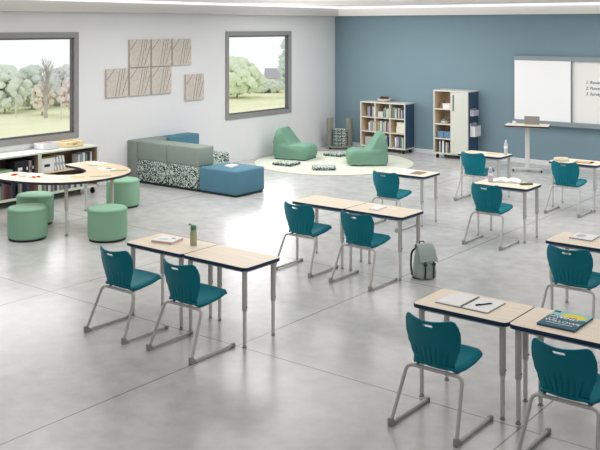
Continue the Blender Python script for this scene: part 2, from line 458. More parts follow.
# ------------------------------------------------------------------ student desk
DW, DD, DH = .814, .52, .74
def make_desk(label):
    t = thing('student_desk', label, 'desk')
    out = rrect(.003, DW - .003, .003, DD - .003, .045, 6)
    MB().prism(out, DH - .03, DH).build('tabletop', M_MAPLE, t)
    MB().band(out, .003, DH - .031, DH - .001).build('edge_band', M_NAVY, t)
    m = MB(); m.box(.05, DW - .05, .055, .075, DH - .06, DH - .031); m.box(.05, DW - .05, DD - .075, DD - .055, DH - .06, DH - .031)
    m.box(.05, .07, .055, DD - .055, DH - .06, DH - .031); m.box(DW - .07, DW - .05, .055, DD - .055, DH - .06, DH - .031)
    m.build('apron', M_STEEL, t)
    for x in (.06, DW - .06):
        for y in (.055, DD - .055):
            g = MB().lathe([(.0235, .33), (.0245, .335), (.0245, DH - .031)], 18).build('leg', M_STEEL, t, smooth=True, loc=(x, y, 0))
            MB().lathe([(.018, .025), (.018, .34)], 16).build('leg_insert', M_CHROME, g, smooth=True)
            MB().lathe([(.02, 0), (.022, .006), (.012, .014), (.01, .03)], 16).build('glide', M_GLIDE, g, smooth=True)
            MB().tube([(0.02, 0, .37), (.030, 0, .37)], .006, 8).build('knob', M_DARK, g, smooth=True)
    return t
DK = [
 (9.438, -12.118, 'maple student desk with open spiral notebook and pen, near right foreground'),
 (9.438 + DW + .006, -12.118, 'maple student desk holding the sun-cover picture book, cut by right edge'),
 (6.09, -12.163, 'maple student desk with white book, nearest the green drum stools'),
 (6.09 + DW + .006, -12.163, 'maple student desk with green drinking bottle near its left end'),
 (6.069, -9.42, 'bare maple student desk, left of the pair in the middle row'),
 (6.069 + DW + .006, -9.42, 'maple student desk with small white notepad, beside the grey backpack'),
 (5.663, -6.81, 'maple student desk with white papers and brown folder near the round rug'),
 (7.275, -6.835, 'maple student desk with open book, lilac bottle and green pencil case'),
 (5.685, -4.30, 'maple student desk with clear water bottle, beside tall white cabinet'),
 (7.29, -4.20, 'maple student desk below the whiteboard with paper roll and brown clipboard'),
 (9.427, -9.46, 'maple student desk with lone white magazine, at right edge behind the sun-cover book')]
d0 = make_desk(DK[0][2])
for i, (x, y, lb) in enumerate(DK):
    d = d0 if i == 0 else copy_tree(d0)
    d.location = (x, y, 0); d['label'] = lb; d['group'] = 'maple student desks'

# ------------------------------------------------------------------ horseshoe table and stools
def horseshoe():
    HZ = .79; cx, cy = 1.69, -9.905
    t = thing('horseshoe_table', 'maple horseshoe activity table with dark edge and activity papers', 'table', (cx, cy, 0))
    out = []
    # outer outline counter-clockwise in local coords, flat ends facing the wall (-x)
    A, B = 1.45, .985
    N = 40
    ends = .10
    outer = []
    for k in range(N + 1):
        a = -PI / 2 + PI * k / N
        ca, sa = math.cos(a), math.sin(a)
        x = A * abs(ca) ** .8; y = B * (abs(sa) ** .85) * (1 if sa > 0 else -1)
        outer.append((x, y))
    inner = []
    for k in range(25):
        a = PI / 2 - PI * k / 24
        inner.append((.83 * abs(math.cos(a)) ** .9 + .0, .40 * math.sin(a)))
    e = .09
    pts = [(-e * .2, -.96), *[(x, y) for x, y in outer[1:-1]], (-e * .2, .96), (-e, .90), (-e, .47), (-e * .4, .41)] + inner[1:-1] + [(-e * .4, -.41), (-e, -.47), (-e, -.90)]
    MB().prism(pts, HZ - .03, HZ).build('tabletop', wood('maple_activity_top', (208, 184, 156), (224, 202, 175)), t)
    MB().band(pts, .004, HZ - .034, HZ - .001).build('edge_band', mat('dark_edge_band', rgb(40, 48, 66), .45, var=.05), t)
    for x, y in ((1.09, -.44), (-.04, -.84), (-.08, .84), (1.12, .36)):
        g = MB().lathe([(.024, .36), (.025, .365), (.025, HZ - .03)], 16).build('leg', M_STEEL, t, smooth=True, loc=(x, y, 0))
        MB().lathe([(.019, .03), (.019, .37)], 14).build('leg_insert', M_CHROME, g, smooth=True)
        MB().lathe([(.022, 0), (.024, .01), (.012, .035)], 14).build('glide', M_GLIDE, g, smooth=True)
horseshoe()

def make_stool(label):
    t = thing('drum_stool', label, 'stool')
    r = .268
    MB().lathe([(r * .93, 0), (r * .93, .03)], 40).build('base', M_DARK, t, smooth=True)
    prof = [(r - .02, .025), (r, .045)] + [(r + .004 * math.sin(PI * k / 8), .045 + (.405 - .045) * k / 8) for k in range(1, 9)]
    prof += [(r - .004, .428), (r - .014, .44), (r - .04, .446), (.1, .45), (.02, .451)]
    MB().lathe(prof, 48).build('drum', M_GREEN, t, smooth=True)
    m = MB(); path = [((r + .003) * math.cos(a), (r + .003) * math.sin(a), .418) for a in [2 * PI * k / 48 for k in range(49)]]
    m.tube(path, .004, 6).build('piping', M_GREEN, t, smooth=True)
    return t
ST = [(2.468, -10.763, 'green drum stool at near left, front of horseshoe table'), (3.377, -10.108, 'green drum stool nearest the foreground desks, right front of horseshoe table'),
      (1.778, -8.439, 'green drum stool half hidden behind right end of horseshoe table beside sage sofa'), (.95, -9.48, 'green drum stool under horseshoe table, in front of low bookcase')]
ST[3] = (1.75, -10.12, ST[3][2])
s0 = make_stool(ST[0][2])
for i, (x, y, lb) in enumerate(ST):
    s = s0 if i == 0 else copy_tree(s0)
    s.location = (x, y, 0); s['label'] = lb; s['group'] = 'green drum stools'

# ------------------------------------------------------------------ lounge modules
def lounge():
    S = .785; F = -6.79
    for i, lb in ((0, 'sage sofa module with leaf-print lower back, left of the front pair'), (1, 'sage sofa module with leaf-print lower back, next to the blue ottoman')):
        x0 = .275 + i * .80; wd = .797
        t = thing('sofa_module', lb, 'sofa', (x0, F, 0), 0, 'sage sofa modules')
        MB().box(.01, wd - .01, .02, .70, 0, .05).build('plinth', M_PLINTH, t)
        b = MB().rbox(0, wd, 0, .42, .44, S, .025, 3).build('backrest', M_SAGE, t, smooth=True)
        MB().rbox(0, wd, 0, .42, .045, .442, .012, 2).build('lower_back', M_LEAF, t, smooth=True)
        MB().rbox(0, wd, .422, .72, .045, .44, .025, 3).build('seat', M_SAGE, t, smooth=True)
    t = thing('corner_sofa_module', 'plain sage sofa back running along the white wall, left end of the sofa', 'sofa', (.02, F, 0))
    MB().box(.01, .24, .01, .76, 0, .05).build('plinth', M_PLINTH, t)
    MB().rbox(-.018, .252, 0, .775, .045, S, .02, 3).build('backrest', M_SAGE, t, smooth=True)
    t = thing('blue_sofa_module', 'blue-backed sofa module against the white wall with a leaf-print seat', 'sofa', (.02, F + .78, 0))
    MB().box(.01, 1.10, .01, .80, 0, .05).build('plinth', M_PLINTH, t)
    MB().rbox(0, .33, 0, .83, .045, S, .025, 3).build('backrest', M_BLUE, t, smooth=True)
    MB().rbox(.335, 1.15, 0, .83, .045, .47, .03, 3).build('seat', M_LEAFS, t, smooth=True)
    t = thing('square_ottoman', 'square blue upholstered ottoman at right end of the sofa', 'ottoman', (1.895, F, 0))
    MB().box(.02, .87, .02, .73, 0, .04).build('plinth', M_PLINTH, t)
    MB().rbox(0, .89, 0, .76, .035, .45, .03, 3).build('upholstered_block', M_BLUE, t, smooth=True)
lounge()

def lounge_chair(name_label, loc, rz):
    t = thing('lounge_chair', name_label, 'lounge chair', loc, rz, 'green boot-shaped lounge chairs')
    # local: faces +x, length .92, width .68; one soft body: seat cushion that sweeps up into a tapering back
    NY = 16; prof = [(-.42, .02), (-.46, .10), (-.455, .3), (-.43, .5), (-.405, .66), (-.375, .745), (-.33, .775), (-.285, .755), (-.25, .70), (-.18, .58), (-.10, .46), (-.04, .385), (.0, .358), (.08, .362), (.22, .366), (.34, .352), (.415, .31), (.445, .22), (.44, .11), (.41, .04), (.37, .01), (.0, .005), (-.38, .005)]
    # densify
    n = len(prof); P = []
    for i in range(n):
        p0, p1, p2, p3 = [Vector(prof[(i + k) % n]) for k in (-1, 0, 1, 2)]
        for s in range(3):
            q = s / 3; P.append(.5 * ((2 * p1) + (p2 - p0) * q + (2 * p0 - 5 * p1 + 4 * p2 - p3) * q * q + (3 * p1 - p0 - 3 * p2 + p3) * q ** 3))
    n = len(P); vs = []; fs = []; C = Vector((-.08, .22))
    for j in range(NY + 1):
        v = -1 + 2 * j / NY
        for p in P:
            h = max(0, (p.y - .36) / .42)
            half = .335 * (1 - .40 * h ** 1.4)
            e = (abs(v)) ** 6
            q = p.lerp(C if p.y < .42 else Vector((p.x, p.y - .03)), .10 * e if p.y < .42 else e * .6)
            vs.append((q.x * .93, math.copysign(half * min(1, abs(v) ** .85), v) if v else 0, q.y * .9))
    for j in range(NY):
        for i in range(n):
            k = (i + 1) % n; fs.append((j * n + i, j * n + k, (j + 1) * n + k, (j + 1) * n + i))
    fs.append(tuple(range(n))); fs.append(tuple(NY * n + i for i in range(n - 1, -1, -1)))
    o = MB().add(vs, fs).build('upholstered_body', M_GREENL, t, smooth=True)
    o.data.set_sharp_from_angle(angle=R(75))
    MB().rbox(-.38, .36, -.28, .28, 0, .012, .003, 1).build('base', M_DARK, t)
lounge_chair('green boot-shaped lounge chair backed onto the white wall, facing right across the rug', (.74, -2.53, .014), R(12))
lounge_chair('green boot-shaped lounge chair near the bookcase, facing left across the rug', (2.44, -2.26, .014), R(-136))

rug = MB().lathe([(1.70, .001), (1.715, .006), (1.70, .012), (.02, .013)], 80).build('round_rug', M_RUG, smooth=True, loc=(1.74, -2.47, 0))
tag(rug, 'large round cream rug under the green lounge chairs', 'rug')

def cushion(label, loc, rz, sx=.47, sy=.42, h=.06, mat_top=None, group='leaf-print floor cushions on the rug'):
    t = thing('floor_cushion', label, 'cushion', loc, rz, group)
    MB().rbox(-sx / 2, sx / 2, -sy / 2, sy / 2, 0, h, .022, 3).build('cover', M_LEAFS, t, smooth=True)
    m = MB().tube([(x, y, h * .5) for x, y in rrect(-sx / 2 - .001, sx / 2 + .001, -sy / 2 - .001, sy / 2 + .001, .03, 3)] + [(sx / 2 - .03, -sy / 2 - .001, h * .5)], .006, 6)
    m.build('piping', M_PLINTH, t, smooth=True)
    MB().rbox(-sx / 2 + .03, sx / 2 - .03, -sy / 2 + .03, sy / 2 - .03, h - .002, h + .003, .002, 1).build('top_panel', M_LEAFT, t)
    return t
cushion('flat leaf-print floor cushion lying in front of the left lounge chair', (1.17, -3.40, .014), R(8))
cushion('flat leaf-print floor cushion nearest the front edge of the rug, between both chairs', (2.14, -3.38, .014), R(38))
cushion('flat leaf-print floor cushion at the back of the rug near the corner cart', (1.2, -1.62, .014), R(6))

def cushion_cart():
    a = R(37.9); cx, cy = .53, -.55
    t = thing('cushion_cart', 'low grey storage cart with two upright side panels in the room corner', 'cart', (cx, cy, 0), a)
    pts = [(-.28 + .56 * k / 12, -.16 - .07 * math.sin(PI * k / 12)) for k in range(13)] + [(.28, .14), (-.28, .14)]
    MB().prism(pts, .045, .075).build('base_shelf', M_TAUPE, t, bevel=.004)
    for sx in (-1, 1):
        m = MB(); arc = []
        for k in range(9):
            q = k / 8; arc.append((sx * (.315 - .165 * q), .02 + .0 - .10 * math.sin(q * PI) ** 1.0 * .4 - (.0 if sx < 0 else 0)))
        inn = [(x - 0, y + .028) for x, y in reversed(arc)]
        m.prism(arc + inn, .06, .74).build('side_panel', M_TAUPE, t, bevel=.006)
    for x, y in ((-.23, -.14), (.23, -.14), (-.23, .1), (.23, .1)):
        MB().lathe([(.022, 0), (.022, .045)], 12).build('caster', M_DARK, t, loc=(x, y, 0))
    ords = ['lowest', 'second from the bottom', 'middle', 'second from the top', 'topmost']
    for k in range(5):
        px, py = rot(a, 0, -.075)
        cushion('leaf-print round-edged cushion, %s of the stack on the grey corner cart' % ords[k], (cx + px, cy + py, .076 + k * .083), a, .32, .2, .076, group='cushions stacked on the corner cart')
cushion_cart()

# ------------------------------------------------------------------ books and boxes
BC = {}
def bmat(r, g, b): return mat('book_cover_%d_%d_%d' % (r, g, b), rgb(r, g, b), .6, spec=.2, var=.08)
def book(label, group, x, y, z, th, h, dep, col, axis='x', tilt=0.0, face=-1):
    """upright book; spine faces -y (axis x) or +x (axis y); origin at the spine foot"""
    t = thing('book', label, 'book', (x, y, z), 0 if axis == 'x' else R(90), group)
    m = MB(); m.box(0, .003, 0, dep, 0, h); m.box(th - .003, th, 0, dep, 0, h); m.box(0, th, 0, .004, 0, h)
    m.build('cover', bmat(*col), t)
    MB().box(.003, th - .003, .004, dep - .006, .004, h - .005).build('pages', M_PAPER, t)
    if tilt: t.rotation_euler.rotate_axis('Y', tilt)
    return t
def box_thing(name, label, cat, x0, x1, y0, y1, z0, z1, m, group=None, lid=True):
    t = thing(name, label, cat, ((x0 + x1) / 2, (y0 + y1) / 2, z0), 0, group)
    a, b, h = (x1 - x0) / 2, (y1 - y0) / 2, z1 - z0
    if lid:
        MB().rbox(-a + .004, a - .004, -b + .004, b - .004, 0, h * .76, .006, 2).build('body', m, t)
        MB().rbox(-a, a, -b, b, h * .74, h, .008, 2).build('lid', m, t)
    else:
        q = MB(); w_ = .008
        q.box(-a, a, -b, -b + w_, 0, h); q.box(-a, a, b - w_, b, 0, h); q.box(-a, -a + w_, -b + w_, b - w_, 0, h); q.box(a - w_, a, -b + w_, b - w_, 0, h); q.box(-a, a, -b, b, 0, w_)
        q.build('tray', m, t, bevel=.003)
    return t
def row_of_books(where, group, x, y, z, specs, axis='x', direction=1):
    """specs: (thickness, height, colour, colour name). Each book's label carries its neighbour position."""
    n = len(specs); names = {}
    for th, h, col, cn in specs: names[cn] = names.get(cn, 0) + 1
    seen = {}
    ordn = ['first', 'second', 'third', 'fourth', 'fifth', 'sixth', 'seventh', 'eighth', 'ninth', 'tenth', 'eleventh', 'twelfth']
    for i, (th, h, col, cn) in enumerate(specs):
        seen[cn] = seen.get(cn, 0) + 1
        lb = '%s book %s' % (cn, where) if names[cn] == 1 else '%s %s book from the left %s' % (ordn[seen[cn] - 1], cn, where)
        if axis == 'x': book(lb, group, x, y, z, th, h, .17, col)
        else: book(lb, group, x, y, z, th, h, .17, col, 'y')
        if axis == 'x': x += th + .002
        else: y += th + .002

# ------------------------------------------------------------------ low bookcases under the left window
def low_bookcase(y0, label):
    """opening faces +x. local origin: near (low-y) back corner"""
    D, Wd, Ht = .50, 1.225, .845
    t = thing('low_bookcase', label, 'bookcase', (.03, y0, 0), 0, 'low bookcases under the window')
    MB().rbox(0, D, 0, Wd, Ht - .03, Ht, .004, 1).build('top_panel', M_SHELF, t)
    MB().box(0, D - .004, .0, .028, .12, Ht - .03).build('side_panel', M_WALNUT, t); MB().box(0, D - .004, Wd - .028, Wd, .12, Ht - .03).build('side_panel', M_WALNUT, t)
    MB().box(0, .014, .028, Wd - .028, .12, Ht - .03).build('back_panel', M_WALNUT, t)
    MB().box(.014, D, .0, Wd, .12, .15).build('bottom_panel', M_SHELF, t)
    MB().box(.014, D - .01, .028, Wd - .028, .475, .50).build('shelf', M_BIRCH, t)
    m = MB(); m.box(D - .004, D, 0, .03, .12, Ht - .03); m.box(D - .004, D, Wd - .03, Wd, .12, Ht - .03); m.build('front_edging', M_SHELF, t)
    for x in (.06, D - .06):
        for y in (.08, Wd - .08):
            c = MB().tube([(x - .0, y - .015, .05), (x, y + .015, .05)], .05, 18).build('caster', M_DARK, t, smooth=True)
            MB().box(x - .015, x + .015, y - .02, y + .02, .06, .12).build('caster_fork', M_DARK, c)
    return t
YA, YB = -10.375, -9.145
low_bookcase(YA, 'left low bookcase under window, cut by left edge, holding black binders')
low_bookcase(YB, 'right low bookcase under window, holding white binders and white magazine files')
XF = .49
Zs, Zb = .50, .15
# upper shelf, left unit: green box, black file boxes, dark books
box_thing('storage_box', 'flat pale green lidded box on upper shelf of left low bookcase', 'box', .16, .46, -9.98, -9.62, Zs, Zs + .115, mat('pale_green_box', rgb(150, 180, 140), .6, var=.05))
def magazine_file(label, y, th, h, col, group=None, x=XF - .02, z=Zs):
    t = thing('file_box', label, 'file box', (x, y, z), 0, group)
    MB().prism([(0, 0), (0, th), (-.25, th), (-.25, 0)], 0, h).build('box_body', bmat(*col), t, bevel=.003)
    MB().box(.0, .002, th * .3, th * .7, h * .35, h * .55).build('label_holder', M_WHITE if sum(col) < 300 else M_DARK, t)
    return t
magazine_file('wide black file box on upper shelf of left low bookcase, beside the green box', -9.59, .20, .24, (38, 40, 46), 'black file boxes')
magazine_file('narrow black binder on upper shelf of left low bookcase, right of the wide black box', -9.385, .06, .235, (44, 46, 52), 'black file boxes')
magazine_file('taupe binder on upper shelf of left low bookcase', -9.32, .05, .225, (150, 140, 136))
magazine_file('dark navy binder at right end of upper shelf of left low bookcase', -9.265, .045, .24, (34, 40, 66))
# upper shelf, right unit: white binders, leaning binders, yellow-black folder on top
magazine_file('broad white box file at left of upper shelf of right low bookcase', -9.10, .28, .225, (226, 227, 228))
t = thing('folder', 'flat black and yellow folder lying on top of the broad white box file', 'folder', (.36, -8.96, Zs + .226), 0)
MB().box(-.13, .11, -.135, .20, 0, .012).build('cover', bmat(60, 56, 44), t); MB().box(-.13, .111, -.137, .19, .012, .02).build('cover_top', bmat(176, 150, 66), t)
for k in range(4):
    y = -8.80 + k * .062
    t = magazine_file(['first', 'second', 'third', 'fourth'][k] + ' white leaning binder from the left on right low bookcase', y, .036, .235, (230, 231, 233), 'white leaning binders')
    t.rotation_euler = (R(10), 0, 0)
for k, (c, cn) in enumerate((((206, 210, 214), 'pale grey'), ((150, 166, 176), 'grey blue'), ((222, 224, 222), 'off-white'), ((120, 140, 136), 'slate green'), ((70, 66, 70), 'dark brown'), ((200, 200, 204), 'light silver'))):
    book('%s book at right end of upper shelf of right low bookcase' % cn, 'books at right end of upper shelf of the low bookcase', XF - .04, -8.30 + k * .052, Zs, .046, .21 + .012 * (k % 3), .17, c, 'y')
# lower shelves
cols = [((78, 62, 58), 'brown'), ((52, 54, 62), 'charcoal'), ((120, 84, 76), 'rust'), ((64, 78, 96), 'steel blue'), ((150, 140, 128), 'beige'), ((96, 50, 54), 'maroon'), ((40, 46, 56), 'black'), ((108, 118, 124), 'grey')]
row_of_books('on lower shelf of left low bookcase', 'books on lower shelf of left low bookcase', XF - .03, -10.05, Zb,
             [(.03 + .012 * ((i * 5) % 3), .22 + .015 * ((i * 7) % 4), *cols[(i * 3) % 8]) for i in range(20)][:12], 'y')
row_of_books('on lower shelf of left low bookcase, right half', 'books on lower shelf of left low bookcase', XF - .03, -9.58, Zb,
             [(.032 + .01 * ((i * 5) % 3), .21 + .015 * ((i * 5) % 4), *cols[(i * 5 + 2) % 8]) for i in range(9)], 'y')
row_of_books('on lower shelf of right low bookcase, left half', 'books on lower shelf of right low bookcase', XF - .03, -9.10, Zb,
             [(.032 + .01 * ((i * 5) % 3), .20 + .015 * ((i * 5) % 4), *[((206, 206, 204), 'white'), ((110, 112, 116), 'grey'), ((160, 150, 138), 'tan'), ((74, 80, 88), 'slate')][i % 4]) for i in range(12)], 'y')
row_of_books('on lower shelf of right low bookcase, right half', 'books on lower shelf of right low bookcase', XF - .03, -8.55, Zb,
             [(.03 + .01 * ((i * 5) % 3), .17 + .012 * ((i * 5) % 4), *[((190, 192, 194), 'pale grey'), ((92, 96, 100), 'dark grey'), ((216, 212, 204), 'cream')][i % 3]) for i in range(10)], 'y')
# trays on top
t = box_thing('basket', 'white woven basket of orange papers on top of the low bookcase', 'basket', -.12 + .17, .33, -8.93, -8.62, .845, .945, mat('white_weave', rgb(222, 222, 228), .8, var=.12, vscale=40), lid=False)
MB().box(-.11, .11, -.13, .05, .01, .085).build('papers', bmat(214, 150, 104), t)
MB().box(-.09, .12, .06, .14, .01, .09).build('books_inside', bmat(120, 128, 150), t)
t = box_thing('wooden_tray', 'pale wooden tray on top of the low bookcase, right of the white basket', 'tray', .10, .40, -8.52, -8.14, .845, .935, wood('bamboo', (222, 196, 150), (238, 216, 176)), lid=False)
MB().box(-.12, .12, -.16, .16, .01, .06).build('papers', bmat(232, 216, 186), t)
for sx in (-1, 1): MB().rbox(.1505, .153, -.05, .05, .04, .06, .001, 1).build('handle_slot', bmat(170, 120, 80), t) if sx > 0 else None

# ------------------------------------------------------------------ bookcase on the blue wall
def cube_bookcase():
    x0, x1, y0, y1, z0, z1 = 1.065, 2.305, -.45, -.02, .095, 1.165
    t = thing('cube_bookcase', 'birch nine-cube bookcase on casters with navy sides against the blue wall', 'bookcase', (x0, y0, 0))
    W_, D_ = x1 - x0, y1 - y0; th = .03
    MB().rbox(0, W_, 0, D_, z1 - th, z1, .003, 1).build('top_panel', M_CREAM, t)
    MB().box(0, W_, 0, D_, z0, z0 + th).build('bottom_panel', M_CREAM, t)
    for xx in (0, W_ - .022):
        s = MB().box(xx, xx + .022, .012, D_, z0 + th, z1 - th).build('side_panel', M_NAVYP, t)
        MB().box(xx - .002, xx + .024, 0, .012, z0 + th, z1 - th).build('edge_strip', M_CREAM, s)
        if xx: MB().box(xx - .0, xx + .0235, D_ - .012, D_, z0 + th, z1 - th).build('edge_strip', M_CREAM, s)
    MB().box(.022, W_ - .022, D_ - .015, D_ - .003, z0 + th, z1 - th).build('back_panel', M_BIRCH, t)
    cw = W_ / 3
    for k in (1, 2):
        s = MB().box(cw * k - .011, cw * k + .011, .012, D_ - .015, z0 + th, z1 - th).build('divider', M_BIRCH, t)
        MB().box(cw * k - .012, cw * k + .012, .004, .012, z0 + th, z1 - th).build('edge_strip', M_CREAM, s)
    MB().box(.0225, .026, .012, D_ - .015, z0 + th, z1 - th).build('lining', M_BIRCH, t); MB().box(W_ - .026, W_ - .0225, .012, D_ - .015, z0 + th, z1 - th).build('lining', M_BIRCH, t)
    rh = (z1 - th - z0 - th) / 3
    for k in (1, 2):
        z = z0 + th + rh * k
        s = MB().box(.026, W_ - .026, .012, D_ - .015, z - .009, z + .009).build('shelf', M_BIRCH, t)
        MB().box(.022, W_ - .022, .002, .012, z - .012, z + .012).build('edge_strip', M_CREAM, s)
    for x in (.08, W_ - .08):
        for y in (.06, D_ - .06):
            c = MB().tube([(x - .016, y, .045), (x + .016, y, .045)], .045, 16).build('caster', M_DARK, t, smooth=True)
            MB().box(x - .02, x + .02, y - .018, y + .018, .055, z0).build('caster_fork', M_DARK, c)
    cell = lambda c, r: (x0 + cw * c + .014, y0 + .05, z0 + th + rh * (2 - r) + .0125)
    G = 'books in the nine-cube bookcase'
    def put(c, r, dx, specs, where): bx, by, bz = cell(c, r); row_of_books(where, G, bx + dx, by, bz, specs)
    Wt, Lv, Gn, Pp, Bl, Gy, Yl, Cr = ((228, 228, 226), 'white'), ((186, 178, 206), 'lavender'), ((120, 160, 140), 'green'), ((92, 74, 104), 'purple'), ((70, 92, 130), 'blue'), ((150, 156, 156), 'grey'), ((206, 190, 120), 'yellow'), ((214, 204, 186), 'cream')
    put(0, 0, .16, [(.034, .22, *Gy), (.03, .24, *Lv), (.036, .25, *Pp), (.03, .24, *Bl), (.034, .25, *Cr), (.034, .22, *Wt)], 'in the top left cube of the birch bookcase')
    put(0, 1, .19, [(.04, .20, *Wt), (.034, .23, *Lv), (.04, .24, *Gy), (.04, .22, *Cr), (.03, .24, *Pp)], 'in the middle left cube of the birch bookcase')
    put(1, 0, .20, [(.034, .22, *Gy), (.036, .24, *Gn), (.034, .2, *Wt), (.036, .22, *Cr)], 'in the top middle cube of the birch bookcase')
    put(1, 1, .03, [(.034, .24, *Yl), (.036, .22, *Gy), (.04, .25, *Wt), (.036, .24, *Gn), (.036, .22, *Lv), (.04, .25, *Cr), (.036, .23, *Bl), (.036, .24, ((204, 170, 170)), 'pink')], 'in the centre cube of the birch bookcase')
    put(2, 0, .03, [(.036, .24, *Gy), (.034, .25, *Gn), (.036, .22, *Wt), (.04, .25, ((86, 108, 104)), 'dark green'), (.034, .24, *Cr), (.034, .21, *Bl), (.034, .2, *Lv)], 'in the top right cube of the birch bookcase')
    put(2, 2, .09, [(.04, .23, *Wt), (.036, .24, *Lv), (.04, .25, *Gy), (.034, .24, *Bl), (.036, .25, *Gn), (.04, .23, *Cr)], 'in the bottom right cube of the birch bookcase')
    put(1, 2, .2, [(.04, .23, *Gy), (.036, .24, *Wt), (.04, .22, *Bl)], 'in the bottom middle cube of the birch bookcase')
    bx, by, bz = cell(0, 2)
    box_thing('storage_box', 'long grey storage box in the bottom left cube of the birch bookcase', 'box', bx + .08, bx + .36, by, by + .22, bz, bz + .19, mat('grey_box', rgb(176, 172, 170), .6, var=.05))
    bx, by, bz = cell(1, 0)
    box_thing('storage_box', 'pale grey box in the top middle cube of the birch bookcase', 'box', bx + .03, bx + .18, by, by + .2, bz, bz + .13, mat('pale_grey_box', rgb(200, 200, 196), .6, var=.05))
    bx, by, bz = cell(2, 1)
    box_thing('storage_box', 'cream lidded box, lower of two stacked in the middle right cube', 'box', bx + .12, bx + .37, by, by + .22, bz, bz + .13, mat('cream_box', rgb(226, 220, 206), .6, var=.04))
    box_thing('storage_box', 'cream lidded box, upper of two stacked in the middle right cube', 'box', bx + .14, bx + .36, by, by + .2, bz + .131, bz + .245, mat('cream_box', rgb(226, 220, 206), .6, var=.04))
    # pink bowl with odds and ends on top
    p = thing('bowl', 'pale pink bowl holding a dark ball and wooden blocks on the birch bookcase', 'bowl', (1.61, -.24, z1))
    MB().lathe([(.10, 0), (.14, .015), (.165, .05), (.17, .075), (.162, .075), (.152, .05), (.12, .02), (.02, .015)], 28).build('shell', mat('pale_pink_ceramic', rgb(226, 206, 198), .5, var=.04), p, smooth=True)
    b = MB().lathe([(.002, 0), (.04, .01), (.06, .04), (.06, .07), (.04, .1), (.002, .11)], 18).build('ball', mat('dark_ball', rgb(58, 52, 58), .5, var=.1), smooth=True, loc=(1.56, -.26, z1 + .02))
    tag(b, 'dark purple ball in the pink bowl on the birch bookcase', 'ball')
    b = MB().rbox(-.06, .06, -.04, .04, 0, .07, .006, 2).build('wooden_block', mat('dark_wood_block', rgb(74, 58, 44), .6, var=.1), loc=(1.66, -.25, z1 + .05)); b.rotation_euler = (0, 0, .3)
    tag(b, 'dark brown block lying in the pink bowl on the birch bookcase', 'block')
cube_bookcase()

